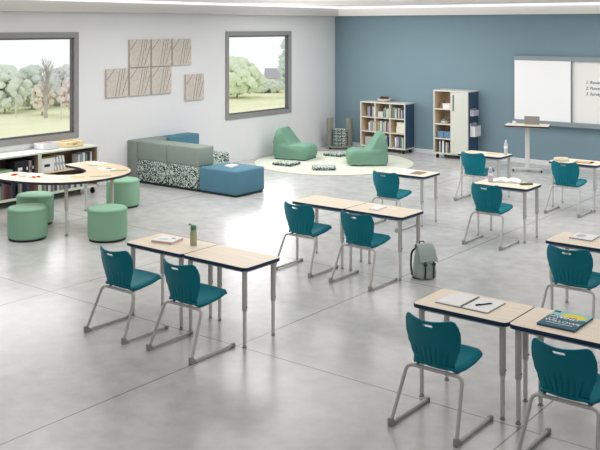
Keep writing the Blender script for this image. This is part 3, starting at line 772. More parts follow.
def tall_cabinet():
    x0, x1, y0, y1, z0, z1 = 3.08, 3.94, -.50, -.02, .10, 1.525
    t = thing('tall_cabinet', 'tall white mobile cabinet with one door, open shelves and navy side', 'cabinet', (x0, y0, 0))
    W_, D_ = x1 - x0, y1 - y0; th = .03; md = .435
    MB().rbox(-.005, W_ + .005, -.005, D_, z1 - th, z1, .003, 1).build('top_panel', M_CREAM, t)
    MB().box(0, W_, 0, D_, z0, z0 + th).build('bottom_panel', M_CREAM, t)
    for xx in (0, W_ - .022):
        s = MB().box(xx, xx + .022, .012, D_, z0 + th, z1 - th).build('side_panel', M_NAVYP, t)
        MB().box(xx - .003, xx + .024, -.002, .012, z0 + th, z1 - th).build('edge_strip', M_CREAM, s)
    MB().box(.022, W_ - .022, D_ - .015, D_ - .003, z0 + th, z1 - th).build('back_panel', M_BIRCH, t)
    MB().box(md - .011, md + .011, .012, D_ - .015, z0 + th, z1 - th).build('divider', M_BIRCH, t)
    MB().box(.0225, .027, .012, D_ - .015, z0 + th, z1 - th).build('lining', M_BIRCH, t)
    zs = [z0 + th, .44, .765, 1.10]
    for z in zs[1:]:
        s = MB().box(.027, md - .011, .02, D_ - .015, z - .009, z + .009).build('shelf', M_BIRCH, t)
        MB().box(.022, md - .006, .006, .02, z - .013, z + .013).build('edge_strip', M_CREAM, s)
    d = MB().rbox(md - .004, W_ - .002, -.016, .006, z0 + th + .002, z1 - th - .003, .003, 1).build('door', M_CREAM, t)
    MB().rbox(md + .05, md + .085, -.022, -.014, 1.075, 1.43, .004, 2).build('handle', mat('dark_grey_handle', rgb(92, 98, 98), .5, var=.05), d)
    for x in (.07, W_ - .07):
        for y in (.06, D_ - .06):
            c = MB().tube([(x - .016, y, .045), (x + .016, y, .045)], .045, 16).build('caster', M_DARK, t, smooth=True)
            MB().box(x - .02, x + .02, y - .018, y + .018, .055, z0).build('caster_fork', M_DARK, c)
    # contents of the open shelves
    bx, by = x0 + .03, y0 + .06
    box_thing('storage_box', 'white lidded box on the top shelf of the tall cabinet', 'box', bx + .16, bx + .35, by, by + .2, zs[3] + .01, zs[3] + .125, M_WHITE)
    box_thing('storage_box', 'small brown box on the top shelf of the tall cabinet', 'box', bx + .05, bx + .13, by + .06, by + .2, zs[3] + .01, zs[3] + .14, mat('brown_box', rgb(140, 112, 92), .6, var=.05))
    g = thing('desk_globe', 'small dark globe on the second shelf of the tall cabinet', 'globe', (bx + .33, by + .12, zs[2] + .01))
    MB().lathe([(.05, 0), (.05, .012), (.012, .02), (.01, .05)], 16).build('stand', M_DARK, g, smooth=True)
    MB().lathe([(.002, .045), (.04, .055), (.062, .09), (.067, .115), (.062, .14), (.04, .175), (.002, .185)], 20).build('sphere', mat('globe_dark', rgb(72, 78, 80), .5, var=.4, vscale=15), g, smooth=True)
    b = thing('bowl', 'white bowl with a lid on the second shelf of the tall cabinet', 'bowl', (bx + .17, by + .1, zs[2] + .01))
    MB().lathe([(.05, 0), (.085, .02), (.095, .05)], 20).build('shell', M_WHITE, b, smooth=True); MB().lathe([(.09, .05), (.06, .09), (.02, .11)], 20).build('lid', mat('slate_lid', rgb(110, 122, 126), .6, var=.05), b, smooth=True)
    MB_ = mat('blue_storage_bin', rgb(104, 138, 170), .6, var=.05)
    box_thing('storage_bin', 'left blue storage bin on the third shelf of the tall cabinet', 'bin', bx + .02, bx + .19, by, by + .25, zs[1] + .01, zs[1] + .16, MB_, 'blue bins in the tall cabinet')
    box_thing('storage_bin', 'right blue storage bin on the third shelf of the tall cabinet', 'bin', bx + .20, bx + .37, by, by + .25, zs[1] + .01, zs[1] + .16, MB_, 'blue bins in the tall cabinet')
    row_of_books('on the bottom shelf of the tall cabinet', 'books in the tall cabinet', bx + .04, by, zs[0] + .001,
        [(.036, .23, (90, 92, 96), 'charcoal'), (.04, .25, (200, 200, 198), 'pale grey'), (.03, .25, (50, 52, 56), 'black'), (.05, .26, (238, 238, 238), 'white'), (.034, .25, (70, 72, 78), 'slate'), (.036, .23, (214, 208, 196), 'cream'), (.036, .21, (150, 152, 158), 'mid grey')])
    # bins hung on the navy side
    for z, h, d_, wdt, lb, nm in ((.975, .16, .08, .27, 'shallow lilac caddy hung high on the navy side of the tall cabinet', (196, 190, 208)), (.525, .29, .12, .30, 'deep white caddy hung low on the navy side of the tall cabinet', (226, 225, 224))):
        c = thing('hanging_caddy', lb, 'caddy', (x1 + .003, y0 + .08, z))
        q = MB(); q.prism([(0, 0), (d_, .01), (d_, wdt - .01), (0, wdt)], 0, .008)
        for a, b_ in (((0, 0), (d_, .01)), ((d_, .01), (d_, wdt - .01)), ((d_, wdt - .01), (0, wdt))):
            v = Vector(b_) - Vector(a); nrm = Vector((-v.y, v.x)).normalized() * .006
            q.prism([a, b_, (b_[0] + nrm.x, b_[1] + nrm.y), (a[0] + nrm.x, a[1] + nrm.y)], 0, h * .8)
        q.prism([(0, 0), (.006, 0), (.006, wdt), (0, wdt)], 0, h)
        q.build('shell', mat('caddy_%d' % nm[0], rgb(*nm), .5, var=.03), c, bevel=.003)
        for k in range(3):
            MB().box(.02, d_ - .02, .03 + k * .06, .03 + k * .06 + .03, .012, h * (.95 + .1 * (k % 2))).build('contents', bmat(*((120, 132, 150), (170, 150, 160), (96, 120, 128))[k]), c)
tall_cabinet()

# ------------------------------------------------------------------ whiteboard
def whiteboard():
    x0, x1, z0, z1 = 4.83, 7.35, .845, 2.315
    t = thing('sliding_whiteboard', 'wide wall-mounted whiteboard with aluminium rails and two sliding panels', 'whiteboard', (x0, 0, 0))
    W_ = x1 - x0
    MB().rbox(0, W_, -.10, -.001, z1 - .095, z1, .008, 2).build('top_rail', M_ALU, t)
    MB().rbox(0, W_, -.12, -.001, z0 + .02, z0 + .105, .008, 2).build('bottom_rail', M_ALU, t)
    MB().box(0, W_, -.13, -.1, z0 + .01, z0 + .03).build('pen_tray', M_ALU, t)
    MB().box(.005, W_ - .005, -.02, -.001, z0 + .1, z1 - .09).build('backing', M_ALU, t)
    p = MB().box(.003, 1.262, -.085, -.06, z0 + .105, z1 - .095).build('front_panel', M_BOARD, t)
    m = MB(); m.box(1.255, 1.275, -.088, -.055, z0 + .105, z1 - .095); m.build('panel_edge', mat('dark_aluminium', rgb(120, 124, 128), .45, metal=.2, var=.05), p)
    q = MB().box(1.2, W_ - .005, -.045, -.021, z0 + .105, z1 - .095).build('rear_panel', M_BOARDW, t)
    for k, s in enumerate(('1. Review', '2. Punctual', '3. Survey')):
        cu = bpy.data.curves.new('handwriting', 'FONT'); cu.body = s; cu.size = .086; cu.extrude = .0008; cu.shear = .25; cu.offset = .0008
        o = bpy.data.objects.new('handwriting', cu); COL.objects.link(o)
        dg = bpy.context.evaluated_depsgraph_get(); me = bpy.data.meshes.new_from_object(o.evaluated_get(dg)); bpy.data.objects.remove(o)
        me.materials.clear(); me.materials.append(M_INK)
        h = bpy.data.objects.new('handwriting', me); COL.objects.link(h); h.parent = q
        h.location = (6.385 - x0, -.047, 1.765 - k * .118); h.rotation_euler = (R(90), R(0), 0)
whiteboard()

def podium():
    a = R(18); cx, cy = 5.575, -1.10; HZ = .955
    t = thing('standing_table', 'standing-height teacher table on a single post with rolling base', 'table', (cx, cy, 0), a)
    out = rrect(-.43, .43, -.26, .26, .05, 5)
    MB().prism(out, HZ - .03, HZ).build('tabletop', M_MAPLE, t); MB().band(out, .003, HZ - .031, HZ - .001).build('edge_band', bmat(58, 60, 66), t)
    MB().rbox(-.045, .045, -.03, .03, .07, HZ - .035, .008, 2).build('post', mat('off_white_post', rgb(214, 213, 209), .45, var=.02), t)
    MB().box(-.25, .25, -.15, .15, HZ - .05, HZ - .031).build('mounting_plate', M_STEEL, t)
    MB().rbox(-.30, .30, -.035, .035, .045, .085, .01, 2).build('base_bar', M_STEEL, t)
    MB().rbox(-.03, .03, -.03, .30, .045, .085, .01, 2).build('base_bar', M_STEEL, t)
    for x, y in ((-.28, 0), (.28, 0), (0, .27)):
        MB().tube([(x - .015, y, .03), (x + .015, y, .03)], .03, 14).build('caster', M_DARK, t, smooth=True)
    lx, ly = rot(a, .09, .10)
    l = thing('laptop', 'open silver laptop seen from behind on the standing table', 'laptop', (cx + lx, cy + ly, HZ), a)
    MB().rbox(-.15, .15, -.10, .11, 0, .014, .004, 2).build('keyboard_base', M_CHROME, l)
    s = MB().rbox(-.15, .15, -.006, .006, 0, .165, .004, 2).build('screen', mat('laptop_silver', rgb(150, 148, 147), .4, metal=.2, var=.03), l, loc=(0, -.10, .014)); s.rotation_euler = (R(6), 0, 0)
    kx, ky = rot(a, -.26, -.05)
    c = thing('cup', 'small white cup at left end of the standing table', 'cup', (cx + kx, cy + ky, HZ))
    MB().lathe([(.026, 0), (.03, .005), (.034, .075), (.03, .075), (.026, .01), (.005, .008)], 20).build('body', M_WHITE, c, smooth=True)
    MB().tube(fillet([(.03, 0, .06), (.055, 0, .06), (.055, 0, .025), (.029, 0, .02)], .012), .005, 8).build('handle', M_WHITE, c, smooth=True)
podium()

# ------------------------------------------------------------------ acoustic wall panels
def wall_panels():
    S = .545
    proto = None
    spec = [(-6.768, 2.155, 'leftmost felt panel in the top row of the wall group'), (-6.205, 2.155, 'middle felt panel in the top row of the wall group'), (-5.645, 2.155, 'rightmost felt panel in the top row of the wall group'),
            (-7.335, 1.61, 'leftmost felt panel in the bottom row of the wall group'), (-6.768, 1.61, 'middle felt panel in the bottom row of the wall group'), (-6.205, 1.61, 'rightmost felt panel in the bottom row of the wall group'),
            (-5.272, 1.425, 'single felt panel hung apart, right of the wall group')]
    for i, (y, z, lb) in enumerate(spec):
        if proto is None:
            proto = thing('acoustic_panel', '', 'wall panel')
            MB().rbox(0.0, .045, .007, S - .007, .007, S - .007, .006, 2).build('felt_slab', M_FELT, proto)
            m = MB()
            for (ya, za, yb, zb) in ((.02, .34, .20, .545), (.22, .02, .335, .545), (.30, .02, .40, .545), (.38, .04, .525, .40), (.40, .30, .45, .545)):
                za, zb = min(za, S - .012), min(zb, S - .012)
                d = Vector((yb - ya, zb - za)).normalized(); nx, nz = -d.y * .005, d.x * .005
                q = [(ya + nx, za + nz), (ya - nx, za - nz), (yb - nx, zb - nz), (yb + nx, zb + nz)]
                vs = [(.0445, p[0], p[1]) for p in q] + [(.0458, p[0], p[1]) for p in q]
                m.add(vs, [(0, 1, 2, 3), (7, 6, 5, 4), (0, 4, 5, 1), (1, 5, 6, 2), (2, 6, 7, 3), (3, 7, 4, 0)])
            m.build('grooves', M_GROOVE, proto)
            p = proto
        else: p = copy_tree(proto)
        p.location = (0, y, z); p['label'] = 'grey ' + lb; p['group'] = 'acoustic wall panels'
wall_panels()

# ------------------------------------------------------------------ things on the desks
TZ = DH + .0005
def flat_book(name, label, cat, quad, z, th, cover, pages=M_PAPER, cover_th=.003, group=None):
    """closed book / pad lying flat: quad is near-left, near-right, far-right, far-left on the table"""
    c = Vector((sum(q[0] for q in quad) / 4, sum(q[1] for q in quad) / 4))
    t = thing(name, label, cat, (c.x, c.y, z), 0, group)
    L = [(q[0] - c.x, q[1] - c.y) for q in quad]; I = [(x * .985, y * .985) for x, y in L]
    m = MB(); m.prism(L, 0, cover_th); m.prism(L, th - cover_th, th); m.build('cover', cover, t)
    MB().prism(I, cover_th, th - cover_th).build('pages', pages, t)
    return t
# white book with pink-edged cover
t = flat_book('book', 'white paperback with pinkish edge lying on desk left of the green bottle', 'book', [(6.30, -12.0), (6.55, -12.0), (6.55, -11.78), (6.30, -11.78)], TZ, .026, M_PAPER, mat('pinkish_pages', rgb(228, 196, 186), .8, var=.05))
t.rotation_euler = (0, 0, R(14)); t.location = (6.40, -11.87, TZ)
MB().box(-.08, .03, -.06, .0, .0258, .0266).build('title_block', bmat(206, 208, 216), t)
MB().box(.03, .07, .03, .06, .0258, .0266).build('cover_emblem', bmat(70, 72, 96), t)
# green drinking bottle
t = thing('drinking_bottle', 'translucent green drinking bottle with a loop cap standing by the desk seam', 'bottle', (6.735, -11.83, TZ))
MB().lathe([(.030, 0), (.034, .006), (.034, .13), (.030, .15), (.027, .158)], 24).build('body', mat('pale_green_bottle', rgb(176, 190, 150), .3, spec=.5, var=.12, vscale=12), t, smooth=True)
MB().lathe([(.0345, .04), (.0345, .105)], 24).build('sleeve', mat('beige_bottle_band', rgb(196, 192, 158), .5, var=.06), t, smooth=True)
MB().lathe([(.029, .156), (.031, .16), (.031, .19), (.024, .202), (.01, .206)], 24).build('cap', mat('green_cap', rgb(92, 150, 116), .45, var=.05), t, smooth=True)
MB().tube(fillet([(-.02, 0, .20), (-.045, -.01, .212), (-.05, -.01, .195)], .01), .007, 8).build('spout', mat('green_cap', rgb(92, 150, 116), .45), t, smooth=True)
# notepad
flat_book('notepad', 'small white notepad on desk in the middle row', 'notepad', [(7.14, -9.26), (7.265, -9.27), (7.245, -9.02), (7.12, -9.02)], TZ, .014, M_PAPER)
# open spiral notebook
def spiral_notebook():
    x0, xm, x1, y0, y1 = 9.585, 9.81, 10.035, -11.995, -11.68
    t = thing('spiral_notebook', 'open spiral notebook with blank white pages on the near right desk', 'notebook', (xm, y0, TZ))
    for a, b in ((x0 - xm, -.008), (.008, x1 - xm)):
        q = MB(); n = 8
        for k in range(n):
            u0, u1 = a + (b - a) * k / n, a + (b - a) * (k + 1) / n
            q.box(u0, u1, 0, y1 - y0, .004, .011)
        q = MB().box(a, b, 0, y1 - y0, .004, .011)
        q.build('pages', M_PAPER, t)
        MB().box(a - .003, b + .003, -.003, y1 - y0 + .003, 0, .004).build('cover', bmat(120, 122, 126), t)
    m = MB()
    for k in range(26):
        y = .008 + k * (y1 - y0 - .016) / 25
        m.tube([(.011 * math.cos(a), y, .009 + .008 * math.sin(a)) for a in [2 * PI * j / 10 for j in range(11)]], .0016, 5)
    m.build('wire_spiral', mat('grey_wire', rgb(110, 112, 116), .4, metal=.4, var=.03), t)
spiral_notebook()
t = thing('pen', 'black pen lying across the right page of the open spiral notebook', 'pen', (9.932, -11.845, TZ + .0165), R(58))
MB().tube([(-.075, 0, 0), (.05, 0, 0), (.066, 0, 0), (.08, 0, 0)], [.0055, .0055, .004, .001], 10).build('barrel', M_DARK, t, smooth=True)
MB().box(-.073, -.035, -.0015, .0015, .005, .008).build('clip', bmat(60, 62, 66), t)
# picture book with a yellow sun
def picture_book():
    x0, x1, y0, y1, th = 10.435, 10.722, -12.008, -11.625, .016
    t = flat_book('picture_book', 'blue and teal picture book with yellow sun and white title lettering', 'book', [(x0, y0), (x1, y0), (x1, y1), (x0, y1)], TZ, th, bmat(54, 104, 128), bmat(92, 108, 114))
    w_, d_ = (x1 - x0) / 2, (y1 - y0) / 2
    # pale sky over the far part of the cover
    MB().box(-w_, w_, d_ * .08, d_, th, th + .0004).build('cover_sky', bmat(150, 208, 210), t)
    pts = [(.03 + .095 * math.cos(a), .115 + .060 * math.sin(a)) for a in [2 * PI * k / 28 for k in range(28)]]
    pts = [(x, max(y, .075)) for x, y in pts]
    MB().prism([(x - .0, y - .02) for x, y in pts], th + .0004, th + .0008).build('cover_sun', bmat(244, 216, 70), t)
    hill = [(-w_, -.05)] + [(-w_ + 2 * w_ * k / 14, .052 + .018 * math.sin(k * .9) + .012 * math.sin(k * 2.1)) for k in range(15)] + [(w_, -.05)]
    MB().prism(hill, th + .0008, th + .0012).build('cover_hills', bmat(58, 112, 130), t)
    MB().box(-w_, -w_ + .05, d_ - .055, d_ - .02, th + .0004, th + .001).build('cover_tree', bmat(44, 66, 66), t)
    for s, size, x, y in (('THE', .026, -.135, .025), ('WIND', .062, -.085, .008), ('in the', .03, -.12, -.03), ('WILLOWS', .058, -.13, -.088), ('a story of the riverbank', .0, 0, 0)):
        if not size: continue
        cu = bpy.data.curves.new('title_lettering', 'FONT'); cu.body = s; cu.size = size; cu.extrude = .0004; cu.offset = .001
        o = bpy.data.objects.new('title_lettering', cu); COL.objects.link(o)
        dg = bpy.context.evaluated_depsgraph_get(); me = bpy.data.meshes.new_from_object(o.evaluated_get(dg)); bpy.data.objects.remove(o)
        me.materials.clear(); me.materials.append(M_PAPER)
        h = bpy.data.objects.new('title_lettering', me); COL.objects.link(h); h.parent = t; h.location = (x, y, th + .0018)
    MB().box(-.10, .10, -.125, -.115, th + .0012, th + .0015).build('title_rule', M_PAPER, t)
picture_book()

def clear_bottle(label, loc, col, cap, h=.20, r=.032):
    t = thing('water_bottle', label, 'bottle', loc)
    MB().lathe([(r * .9, 0), (r, .008), (r, h * .3), (r * .92, h * .36), (r, h * .42), (r, h * .68), (r * .75, h * .82), (r * .42, h * .9), (r * .42, h * .93)], 20).build('body', col, t, smooth=True)
    MB().lathe([(r * .5, h * .91), (r * .5, h), (r * .4, h)], 16).build('cap', cap, t, smooth=True)
    MB().lathe([(r * 1.01, h * .44), (r * 1.01, h * .64)], 20).build('wrap_label', M_PAPER, t, smooth=True)
M_CLEAR = mat('clear_pet', rgb(206, 214, 220), .15, spec=.6, var=.05)
clear_bottle('lilac-tinted drinking bottle at left end of desk with open book', (7.436, -6.60, TZ), mat('lilac_pet', rgb(196, 186, 206), .2, spec=.6, var=.06), M_WHITE, .21, .034)
clear_bottle('clear water bottle with white cap on desk beside tall cabinet', (6.43, -3.94, TZ), M_CLEAR, M_WHITE, .25, .032)

def open_book(label, loc, rz, w_, d_):
    t = thing('open_book', label, 'book', loc, rz)
    for s in (-1, 1):
        n = 10; vs = []; fs = []
        for k in range(n + 1):
            u = k / n; z = .008 + .035 * math.sin(u * PI) ** 1 * (1 - u) ** .6
            for yy in (0, d_): vs += [(s * u * w_, yy, 0.004), (s * u * w_, yy, z + .004)]
        for k in range(n):
            b = 4 * k; fs += [(b + 1, b + 5, b + 7, b + 3), (b, b + 2, b + 6, b + 4), (b, b + 4, b + 5, b + 1), (b + 2, b + 3, b + 7, b + 6)]
        b = 4 * n; fs += [(0, 1, 3, 2), (b, b + 2, b + 3, b + 1)]
        MB().add(vs, fs).build('pages', M_PAPER, t, smooth=True)
        MB().box(min(0, s * (w_ + .004)), max(0, s * (w_ + .004)), -.004, d_ + .004, 0, .004).build('cover', bmat(140, 140, 120), t)
open_book('open book with curling white pages on desk beside the lilac bottle', (7.64, -6.53, TZ), R(18), .19, .27)
t = thing('pencil_case', 'flat olive green pencil case at right end of desk with open book', 'pencil case', (7.93, -6.50, TZ), R(40))
MB().rbox(-.09, .09, -.03, .03, 0, .025, .01, 3).build('pouch', mat('olive_fabric', rgb(112, 122, 92), .9, var=.1), t, smooth=True)
MB().tube([(-.08, -.012, .026), (.08, -.012, .026)], .003, 6).build('zip', M_DARK, t)
t = thing('paper_sheets', 'white worksheets fanned out on desk near the round rug', 'papers', (5.98, -6.49, TZ))
for k in range(3): MB().box(-.11 + .02 * k, .11 + .02 * k, -.14, .14, .0004 + .0015 * k, .0014 + .0015 * k).build('sheet', M_PAPER, t, rotz=R(-6 + 7 * k))
flat_book('folder', 'brown folder at right of white worksheets near the round rug', 'folder', [(6.17, -6.68), (6.33, -6.66), (6.32, -6.44), (6.16, -6.46)], TZ, .012, bmat(150, 118, 92))
flat_book('worksheet', 'cream paper sheets on desk beside the clear water bottle', 'papers', [(6.10, -4.03), (6.30, -4.01), (6.30, -3.86), (6.10, -3.88)], TZ, .006, bmat(222, 204, 178), cover_th=.001)
t = thing('paper_roll', 'coiled roll of cream paper tape at left of desk below the whiteboard', 'paper roll', (7.44, -4.0, TZ))
q = MB(); ring = [(.10, 0), (.12, .004), (.125, .03), (.115, .045), (.09, .045), (.075, .03), (.075, .004)]
n = len(ring); vs = []; fs = []
for k in range(28):
    a = 2 * PI * k / 28
    for r_, z_ in ring: vs.append((r_ * math.cos(a), r_ * math.sin(a), z_))
for k in range(28):
    for i in range(n): fs.append((k * n + i, k * n + (i + 1) % n, ((k + 1) % 28) * n + (i + 1) % n, ((k + 1) % 28) * n + i))
q.add(vs, fs).build('roll', mat('cream_tape', rgb(226, 214, 190), .8, var=.06), t, smooth=True)
t = flat_book('clipboard', 'brown clipboard holding paper at right of desk below the whiteboard', 'clipboard', [(7.68, -4.10), (7.96, -4.06), (7.94, -3.84), (7.66, -3.88)], TZ, .008, bmat(168, 130, 96), cover_th=.003)
MB().box(-.11, .09, -.08, .08, .008, .011).build('sheet', bmat(214, 184, 150), t, rotz=R(8)); MB().rbox(.105, .135, -.04, .04, .008, .018, .003, 1).build('clip', M_DARK, t, rotz=R(8))
t = flat_book('magazine', 'white magazine with grey oval on its cover, on right-edge desk', 'magazine', [(9.595, -9.215), (9.835, -9.225), (9.825, -8.955), (9.595, -8.965)], TZ, .014, M_PAPER, mat('grey_pages', rgb(120, 120, 122), .8, var=.05))
MB().prism([(-.035 + .045 * math.cos(a), .01 + .07 * math.sin(a)) for a in [2 * PI * k / 24 for k in range(24)]], .014, .0146).build('cover_oval', bmat(196, 198, 202), t)
flat_book('book', 'cream paperback lying on top of the blue ottoman', 'book', [(2.22, -6.47), (2.43, -6.52), (2.37, -6.27), (2.18, -6.24)], .4505, .02, bmat(232, 222, 200))

# horseshoe table activity pieces
HT = .7905
def cutout(label, name, cat, x, y, sx, sy, rz, m, layers=1, extra=None):
    t = thing(name, label, cat, (x, y, HT), rz)
    pts = rrect(-sx / 2, sx / 2, -sy / 2, sy / 2, min(sx, sy) * .2, 3)
    MB().prism(pts, 0, .003 * layers).build('sheet', m, t)
    if extra: MB().prism([(p[0] * .4 + extra[0], p[1] * .4 + extra[1]) for p in pts], .003 * layers, .003 * layers + .002).build('printed_patch', extra[2], t)
    return t
def scissors(label, x, y, rz):
    t = thing('scissors', label, 'scissors', (x, y, HT), rz)
    m = bmat(206, 52, 58)
    for s in (-1, 1):
        MB().tube([(-.07 + .032 * math.cos(a) * 1.2, s * .034 + .022 * math.sin(a), .006) for a in [2 * PI * k / 14 for k in range(15)]], .006, 6).build('handle', m, t, smooth=True)
        MB().prism([(-.035, s * .012), (.03, -s * .004), (.12, -s * .009), (.03, -s * .018), (-.03, s * .003)], .003, .006).build('blade', M_CHROME, t)
scissors('red-handled scissors at the near left end of the horseshoe table', 1.92, -10.52, R(25))
scissors('red-handled scissors right of the first pair, pointing toward the bookcase', 2.20, -10.45, R(160))
cutout('small red paper cut-out between the two pairs of scissors', 'paper_cutout', 'paper', 2.08, -10.58, .10, .035, R(60), bmat(214, 70, 76))
cutout('small teal paper cut-out beside the red-handled scissors', 'paper_cutout', 'paper', 2.24, -10.56, .04, .03, R(20), bmat(60, 110, 120))
cutout('white worksheet lying under the red-handled scissors', 'worksheet', 'paper', 2.03, -10.34, .26, .17, R(15), M_PAPER)
cutout('olive yellow paper strip near the inner curve of the horseshoe table', 'paper_strip', 'paper', 2.72, -10.10, .20, .06, R(38), bmat(188, 178, 100))
cutout('long pale green paper strip on front right of the horseshoe table', 'paper_strip', 'paper', 2.93, -9.86, .30, .06, R(52), bmat(132, 180, 156))
cutout('white sheet with a dark round patch on far side of the horseshoe table', 'worksheet', 'paper', 2.46, -9.36, .26, .16, R(10), M_PAPER, 1, (.02, .03, M_INK))
cutout('green card beside the sheet with a dark patch on horseshoe table', 'paper_card', 'paper', 2.74, -9.36, .26, .08, R(60), bmat(124, 170, 134))
cutout('pale yellow sheet at the far arm of the horseshoe table', 'worksheet', 'paper', 2.22, -9.17, .26, .12, R(20), bmat(226, 216, 160))
cutout('small green slip at the far arm of the horseshoe table', 'paper_strip', 'paper', 2.05, -9.27, .16, .05, R(30), bmat(142, 176, 150))
cutout('broad white sheet at the back of the far arm of the horseshoe table', 'worksheet', 'paper', 1.92, -9.10, .30, .2, R(5), M_PAPER)

# ------------------------------------------------------------------ backpack
def backpack():
    t = thing('backpack', 'grey-green canvas backpack with dark straps on the floor beside a desk leg', 'backpack', (7.795, -9.085, 0), R(58))
    # local: front faces -y (toward the viewer), width .26, depth .17, height .38
    def body(w0, d0, w1, d1, z0, z1, n=10, pw=4, yoff=0.0):
        vs = []; fs = []; S = 28
        for j in range(n + 1):
            q = j / n; e = 1 - .18 * (abs(2 * q - 1) ** 5)
            a, b = (w0 + (w1 - w0) * q) * e, (d0 + (d1 - d0) * q) * e
            for k in range(S):
                an = 2 * PI * k / S; c, s = math.cos(an), math.sin(an)
                vs.append((a * math.copysign(abs(c) ** (2 / pw), c), yoff * q + b * math.copysign(abs(s) ** (2 / pw), s), z0 + (z1 - z0) * q))
        for j in range(n):
            for k in range(S):
                m = (k + 1) % S; fs.append((j * S + k, j * S + m, (j + 1) * S + m, (j + 1) * S + k))
        fs.append(tuple(range(S - 1, -1, -1))); fs.append(tuple(n * S + k for k in range(S)))
        return MB().add(vs, fs)
    body(.135, .085, .082, .05, 0.004, .37, yoff=.02).build('main_bag', M_BAG, t, smooth=True)
    body(.115, .04, .10, .03, .01, .19).build('front_pocket', M_BAG, t, smooth=True, loc=(0, -.085, 0))
    # flap folded over the top and down the front
    path = [(.075, .33), (.06, .375), (.02, .388), (-.03, .375), (-.07, .33), (-.105, .26), (-.125, .205)]
    vs = []; fs = []
    for i, (y, z) in enumerate(path):
        hw_ = .084 + .034 * i / 6
        for off in (0, .012): vs += [(-hw_, y - off * .6, z + off * .8), (hw_, y - off * .6, z + off * .8)]
    for i in range(len(path) - 1):
        b = 4 * i; fs += [(b, b + 1, b + 5, b + 4), (b + 2, b + 6, b + 7, b + 3), (b, b + 4, b + 6, b + 2), (b + 1, b + 3, b + 7, b + 5)]
    e = 4 * (len(path) - 1); fs += [(0, 2, 3, 1), (e, e + 1, e + 3, e + 2)]
    MB().add(vs, fs).build('flap', M_BAG, t, smooth=True, bevel=.004)
    for x in (-.05, .06):
        s = MB().tube([(x, -.128, .21), (x, -.137, .16), (x, -.135, .08), (x, -.128, .02)], .010, 8).build('strap', M_BAGD, t, smooth=True)
        MB().rbox(x - .02, x + .02, -.148, -.128, .165, .195, .004, 2).build('buckle', M_BAGD, s)
    for sx in (-1, 1):
        MB().tube(fillet([(sx * .06, .07, .34), (sx * .10, .12, .28), (sx * .11, .12, .12), (sx * .12, .06, .02)], .05), .012, 8).build('shoulder_strap', M_BAGD, t, smooth=True)
    MB().tube(fillet([(-.03, .05, .375), (-.03, .05, .41), (.03, .05, .41), (.03, .05, .375)], .02), .006, 8).build('carry_loop', M_BAGD, t, smooth=True)
    MB().tube([(x * .137, y * .088, .008) for x, y in [(math.cos(a), math.sin(a)) for a in [2 * PI * k / 24 for k in range(25)]]], .008, 6).build('base_piping', M_BAGD, t, smooth=True)
backpack()

# ------------------------------------------------------------------ outdoors
M_GRASS = mat('overexposed_grass', rgb(240, 243, 205), .95, spec=.05, var=.14, vscale=.3, vstretch=(1, .5, 1))  # overexposed outdoor glare is put into the pale grass colour
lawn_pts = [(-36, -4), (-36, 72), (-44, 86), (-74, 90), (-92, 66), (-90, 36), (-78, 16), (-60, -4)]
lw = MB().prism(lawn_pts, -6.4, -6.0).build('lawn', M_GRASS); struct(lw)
def crown(label, name, cat, x, y, z0, w_, h, col, seed, trunk=.25, n=70, group=None, conic=0.0, lump=.085):  # bark and foliage colours are paled toward white to paint in haze
    rnd = random.Random(seed); t = thing(name, label, cat, (x, y, -6.0), 0, group)
    tr = h * trunk
    m = MB().tube([(0, 0, 0), (.05, .03, tr * .6), (0, .06, tr * 1.3), (.03, 0, h * .6)], [.13, .1, .09, .03], 8)
    m.build('trunk', mat('hazed_bark', rgb(168, 162, 154), .9, var=.1), t, smooth=True)
    q = MB(); ico = bmesh.new(); bmesh.ops.create_icosphere(ico, subdivisions=2, radius=1.0)
    iv = [v.co.copy() for v in ico.verts]; ico.verts.index_update(); fi = [tuple(v.index for v in f.verts) for f in ico.faces]; ico.free()
    for k in range(n):
        zz = rnd.random(); a = rnd.random() * 2 * PI
        env = (math.sin(PI * min(1, (zz * .92 + .08))) ** .6) * (1 - conic) + conic * (1 - zz) ** .8
        rr = w_ / 2 * env * math.sqrt(rnd.random())
        c = Vector((rr * math.cos(a), rr * math.sin(a), tr + (h - tr) * (.08 + .84 * zz))); s = w_ * lump * (.6 + .7 * rnd.random()) * (1 - .5 * conic * zz)
        q.add([c + v * s * (1 + .45 * noise.noise(v * 2.3 + c * 3)) for v in iv], fi)
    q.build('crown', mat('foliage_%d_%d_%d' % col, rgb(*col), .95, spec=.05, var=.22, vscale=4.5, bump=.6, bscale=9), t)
    return t
TG = 'trees beyond the lawn'
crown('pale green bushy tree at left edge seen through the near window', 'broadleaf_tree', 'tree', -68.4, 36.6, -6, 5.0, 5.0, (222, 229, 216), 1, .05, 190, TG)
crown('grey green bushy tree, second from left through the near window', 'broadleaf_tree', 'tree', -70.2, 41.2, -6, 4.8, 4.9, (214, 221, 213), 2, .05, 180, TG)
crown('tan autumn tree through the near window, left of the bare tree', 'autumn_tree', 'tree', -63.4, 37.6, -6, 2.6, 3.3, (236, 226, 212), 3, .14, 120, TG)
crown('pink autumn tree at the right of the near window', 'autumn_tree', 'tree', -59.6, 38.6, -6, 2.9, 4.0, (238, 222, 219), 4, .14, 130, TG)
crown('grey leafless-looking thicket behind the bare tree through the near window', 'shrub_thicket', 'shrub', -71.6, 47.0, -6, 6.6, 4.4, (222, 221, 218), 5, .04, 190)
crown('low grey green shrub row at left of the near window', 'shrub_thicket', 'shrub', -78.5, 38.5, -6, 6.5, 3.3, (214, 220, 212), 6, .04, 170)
crown('big round pale green tree at left of the far window', 'broadleaf_tree', 'tree', -63.0, 66.6, -6, 6.6, 5.0, (224, 234, 208), 7, .10, 240, TG)
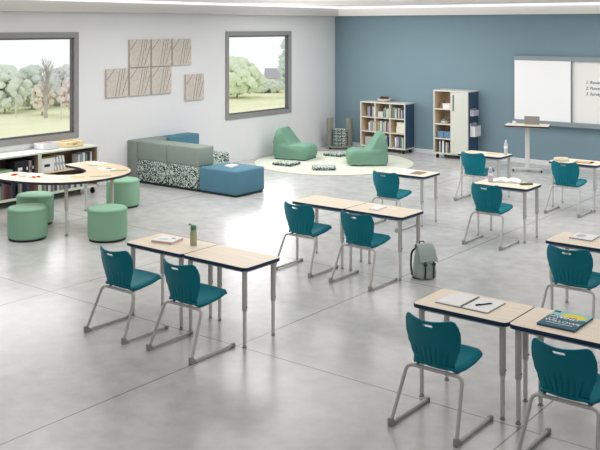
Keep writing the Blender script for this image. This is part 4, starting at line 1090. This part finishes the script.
crown('tall dark narrow conifer at right of the far window', 'conifer_tree', 'tree', -58.3, 71.0, -6, 2.6, 8.6, (214, 224, 218), 8, .03, 150, TG, .5, .14)
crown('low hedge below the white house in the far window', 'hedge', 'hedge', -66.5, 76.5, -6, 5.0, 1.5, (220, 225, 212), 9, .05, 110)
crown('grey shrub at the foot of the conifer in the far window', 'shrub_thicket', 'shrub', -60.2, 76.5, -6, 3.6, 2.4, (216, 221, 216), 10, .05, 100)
def bare_tree():
    rnd = random.Random(5); t = thing('bare_tree', 'tall bare winter tree standing on the lawn through the near window', 'tree', (-60.9, 36.2, -6.0), 0, TG); t.scale = (1.15, 1.15, 1.4)
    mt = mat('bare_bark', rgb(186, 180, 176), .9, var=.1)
    MB().tube([(0, 0, 0), (.04, .02, 1.2), (0, .05, 2.4), (.06, .05, 3.6)], [.16, .13, .1, .04], 8).build('trunk', mt, t, smooth=True)
    m = MB()
    for k in range(54):
        z = 1.1 + 2.5 * rnd.random(); a = rnd.random() * 2 * PI; l = (.55 + .55 * rnd.random()) * (1.25 - .25 * z / 3.6)
        p = Vector((.02 + .01 * z, .03, z)); d = Vector((math.cos(a), math.sin(a), 1.0 + .9 * rnd.random())).normalized()
        mid = p + d * l * .5; e = p + d * l + Vector((0, 0, .15))
        m.tube([p, mid, e], [.035, .022, .008], 5)
        for q_ in range(3):
            a2 = a + rnd.uniform(-1.1, 1.1); d2 = Vector((math.cos(a2), math.sin(a2), 1.3 * rnd.random() + .5)).normalized(); m.tube([mid, mid + d2 * l * .45], [.014, .006], 4)
    m.build('branches', mt, t, smooth=True)
bare_tree()
def house():
    t = thing('house', 'pale distant house with a grey gabled roof in the far window', 'house', (-68.5, 82.5, -6.0), R(35))
    MB().box(-2.2, 2.2, -1.6, 1.6, 0, 1.7).build('wall', mat('pale_render', rgb(228, 222, 216), .9, var=.03), t)
    MB().add([(-2.5, -1.9, 1.7), (2.5, -1.9, 1.7), (2.5, 1.9, 1.7), (-2.5, 1.9, 1.7), (-2.5, 0, 3.0), (2.5, 0, 3.0)], [(0, 1, 5, 4), (3, 4, 5, 2), (0, 4, 3), (1, 2, 5), (0, 3, 2, 1)]).build('roof', mat('pale_roof', rgb(178, 176, 184), .9, var=.05), t)
    for x in (-1.2, .9): MB().box(x - .4, x + .4, -1.63, -1.59, .6, 1.3).build('window', mat('house_glass', rgb(140, 150, 160), .3), t)
house()
for i, (x, y, lb) in enumerate(((-63.5, 34.6, 'slim pale post on the lawn, left in the near window'), (-58.2, 36.0, 'slim sapling stake on the lawn below the pink tree'))):
    t = thing('lawn_post', lb, 'post', (x, y, -6.0)); MB().tube([(0, 0, 0), (0, 0, 1.9)], .06, 8).build('pole', mat('pale_post', rgb(214, 212, 206), .8), t); MB().lathe([(.1, 1.88), (.1, 1.95), (.02, 2.0)], 10).build('cap', mat('pale_post', rgb(214, 212, 206), .8), t)

# ------------------------------------------------------------------ look
sc.view_settings.view_transform = 'Standard'; sc.view_settings.look = 'None'
sc.view_settings.exposure = 0.0; sc.view_settings.gamma = 1.0
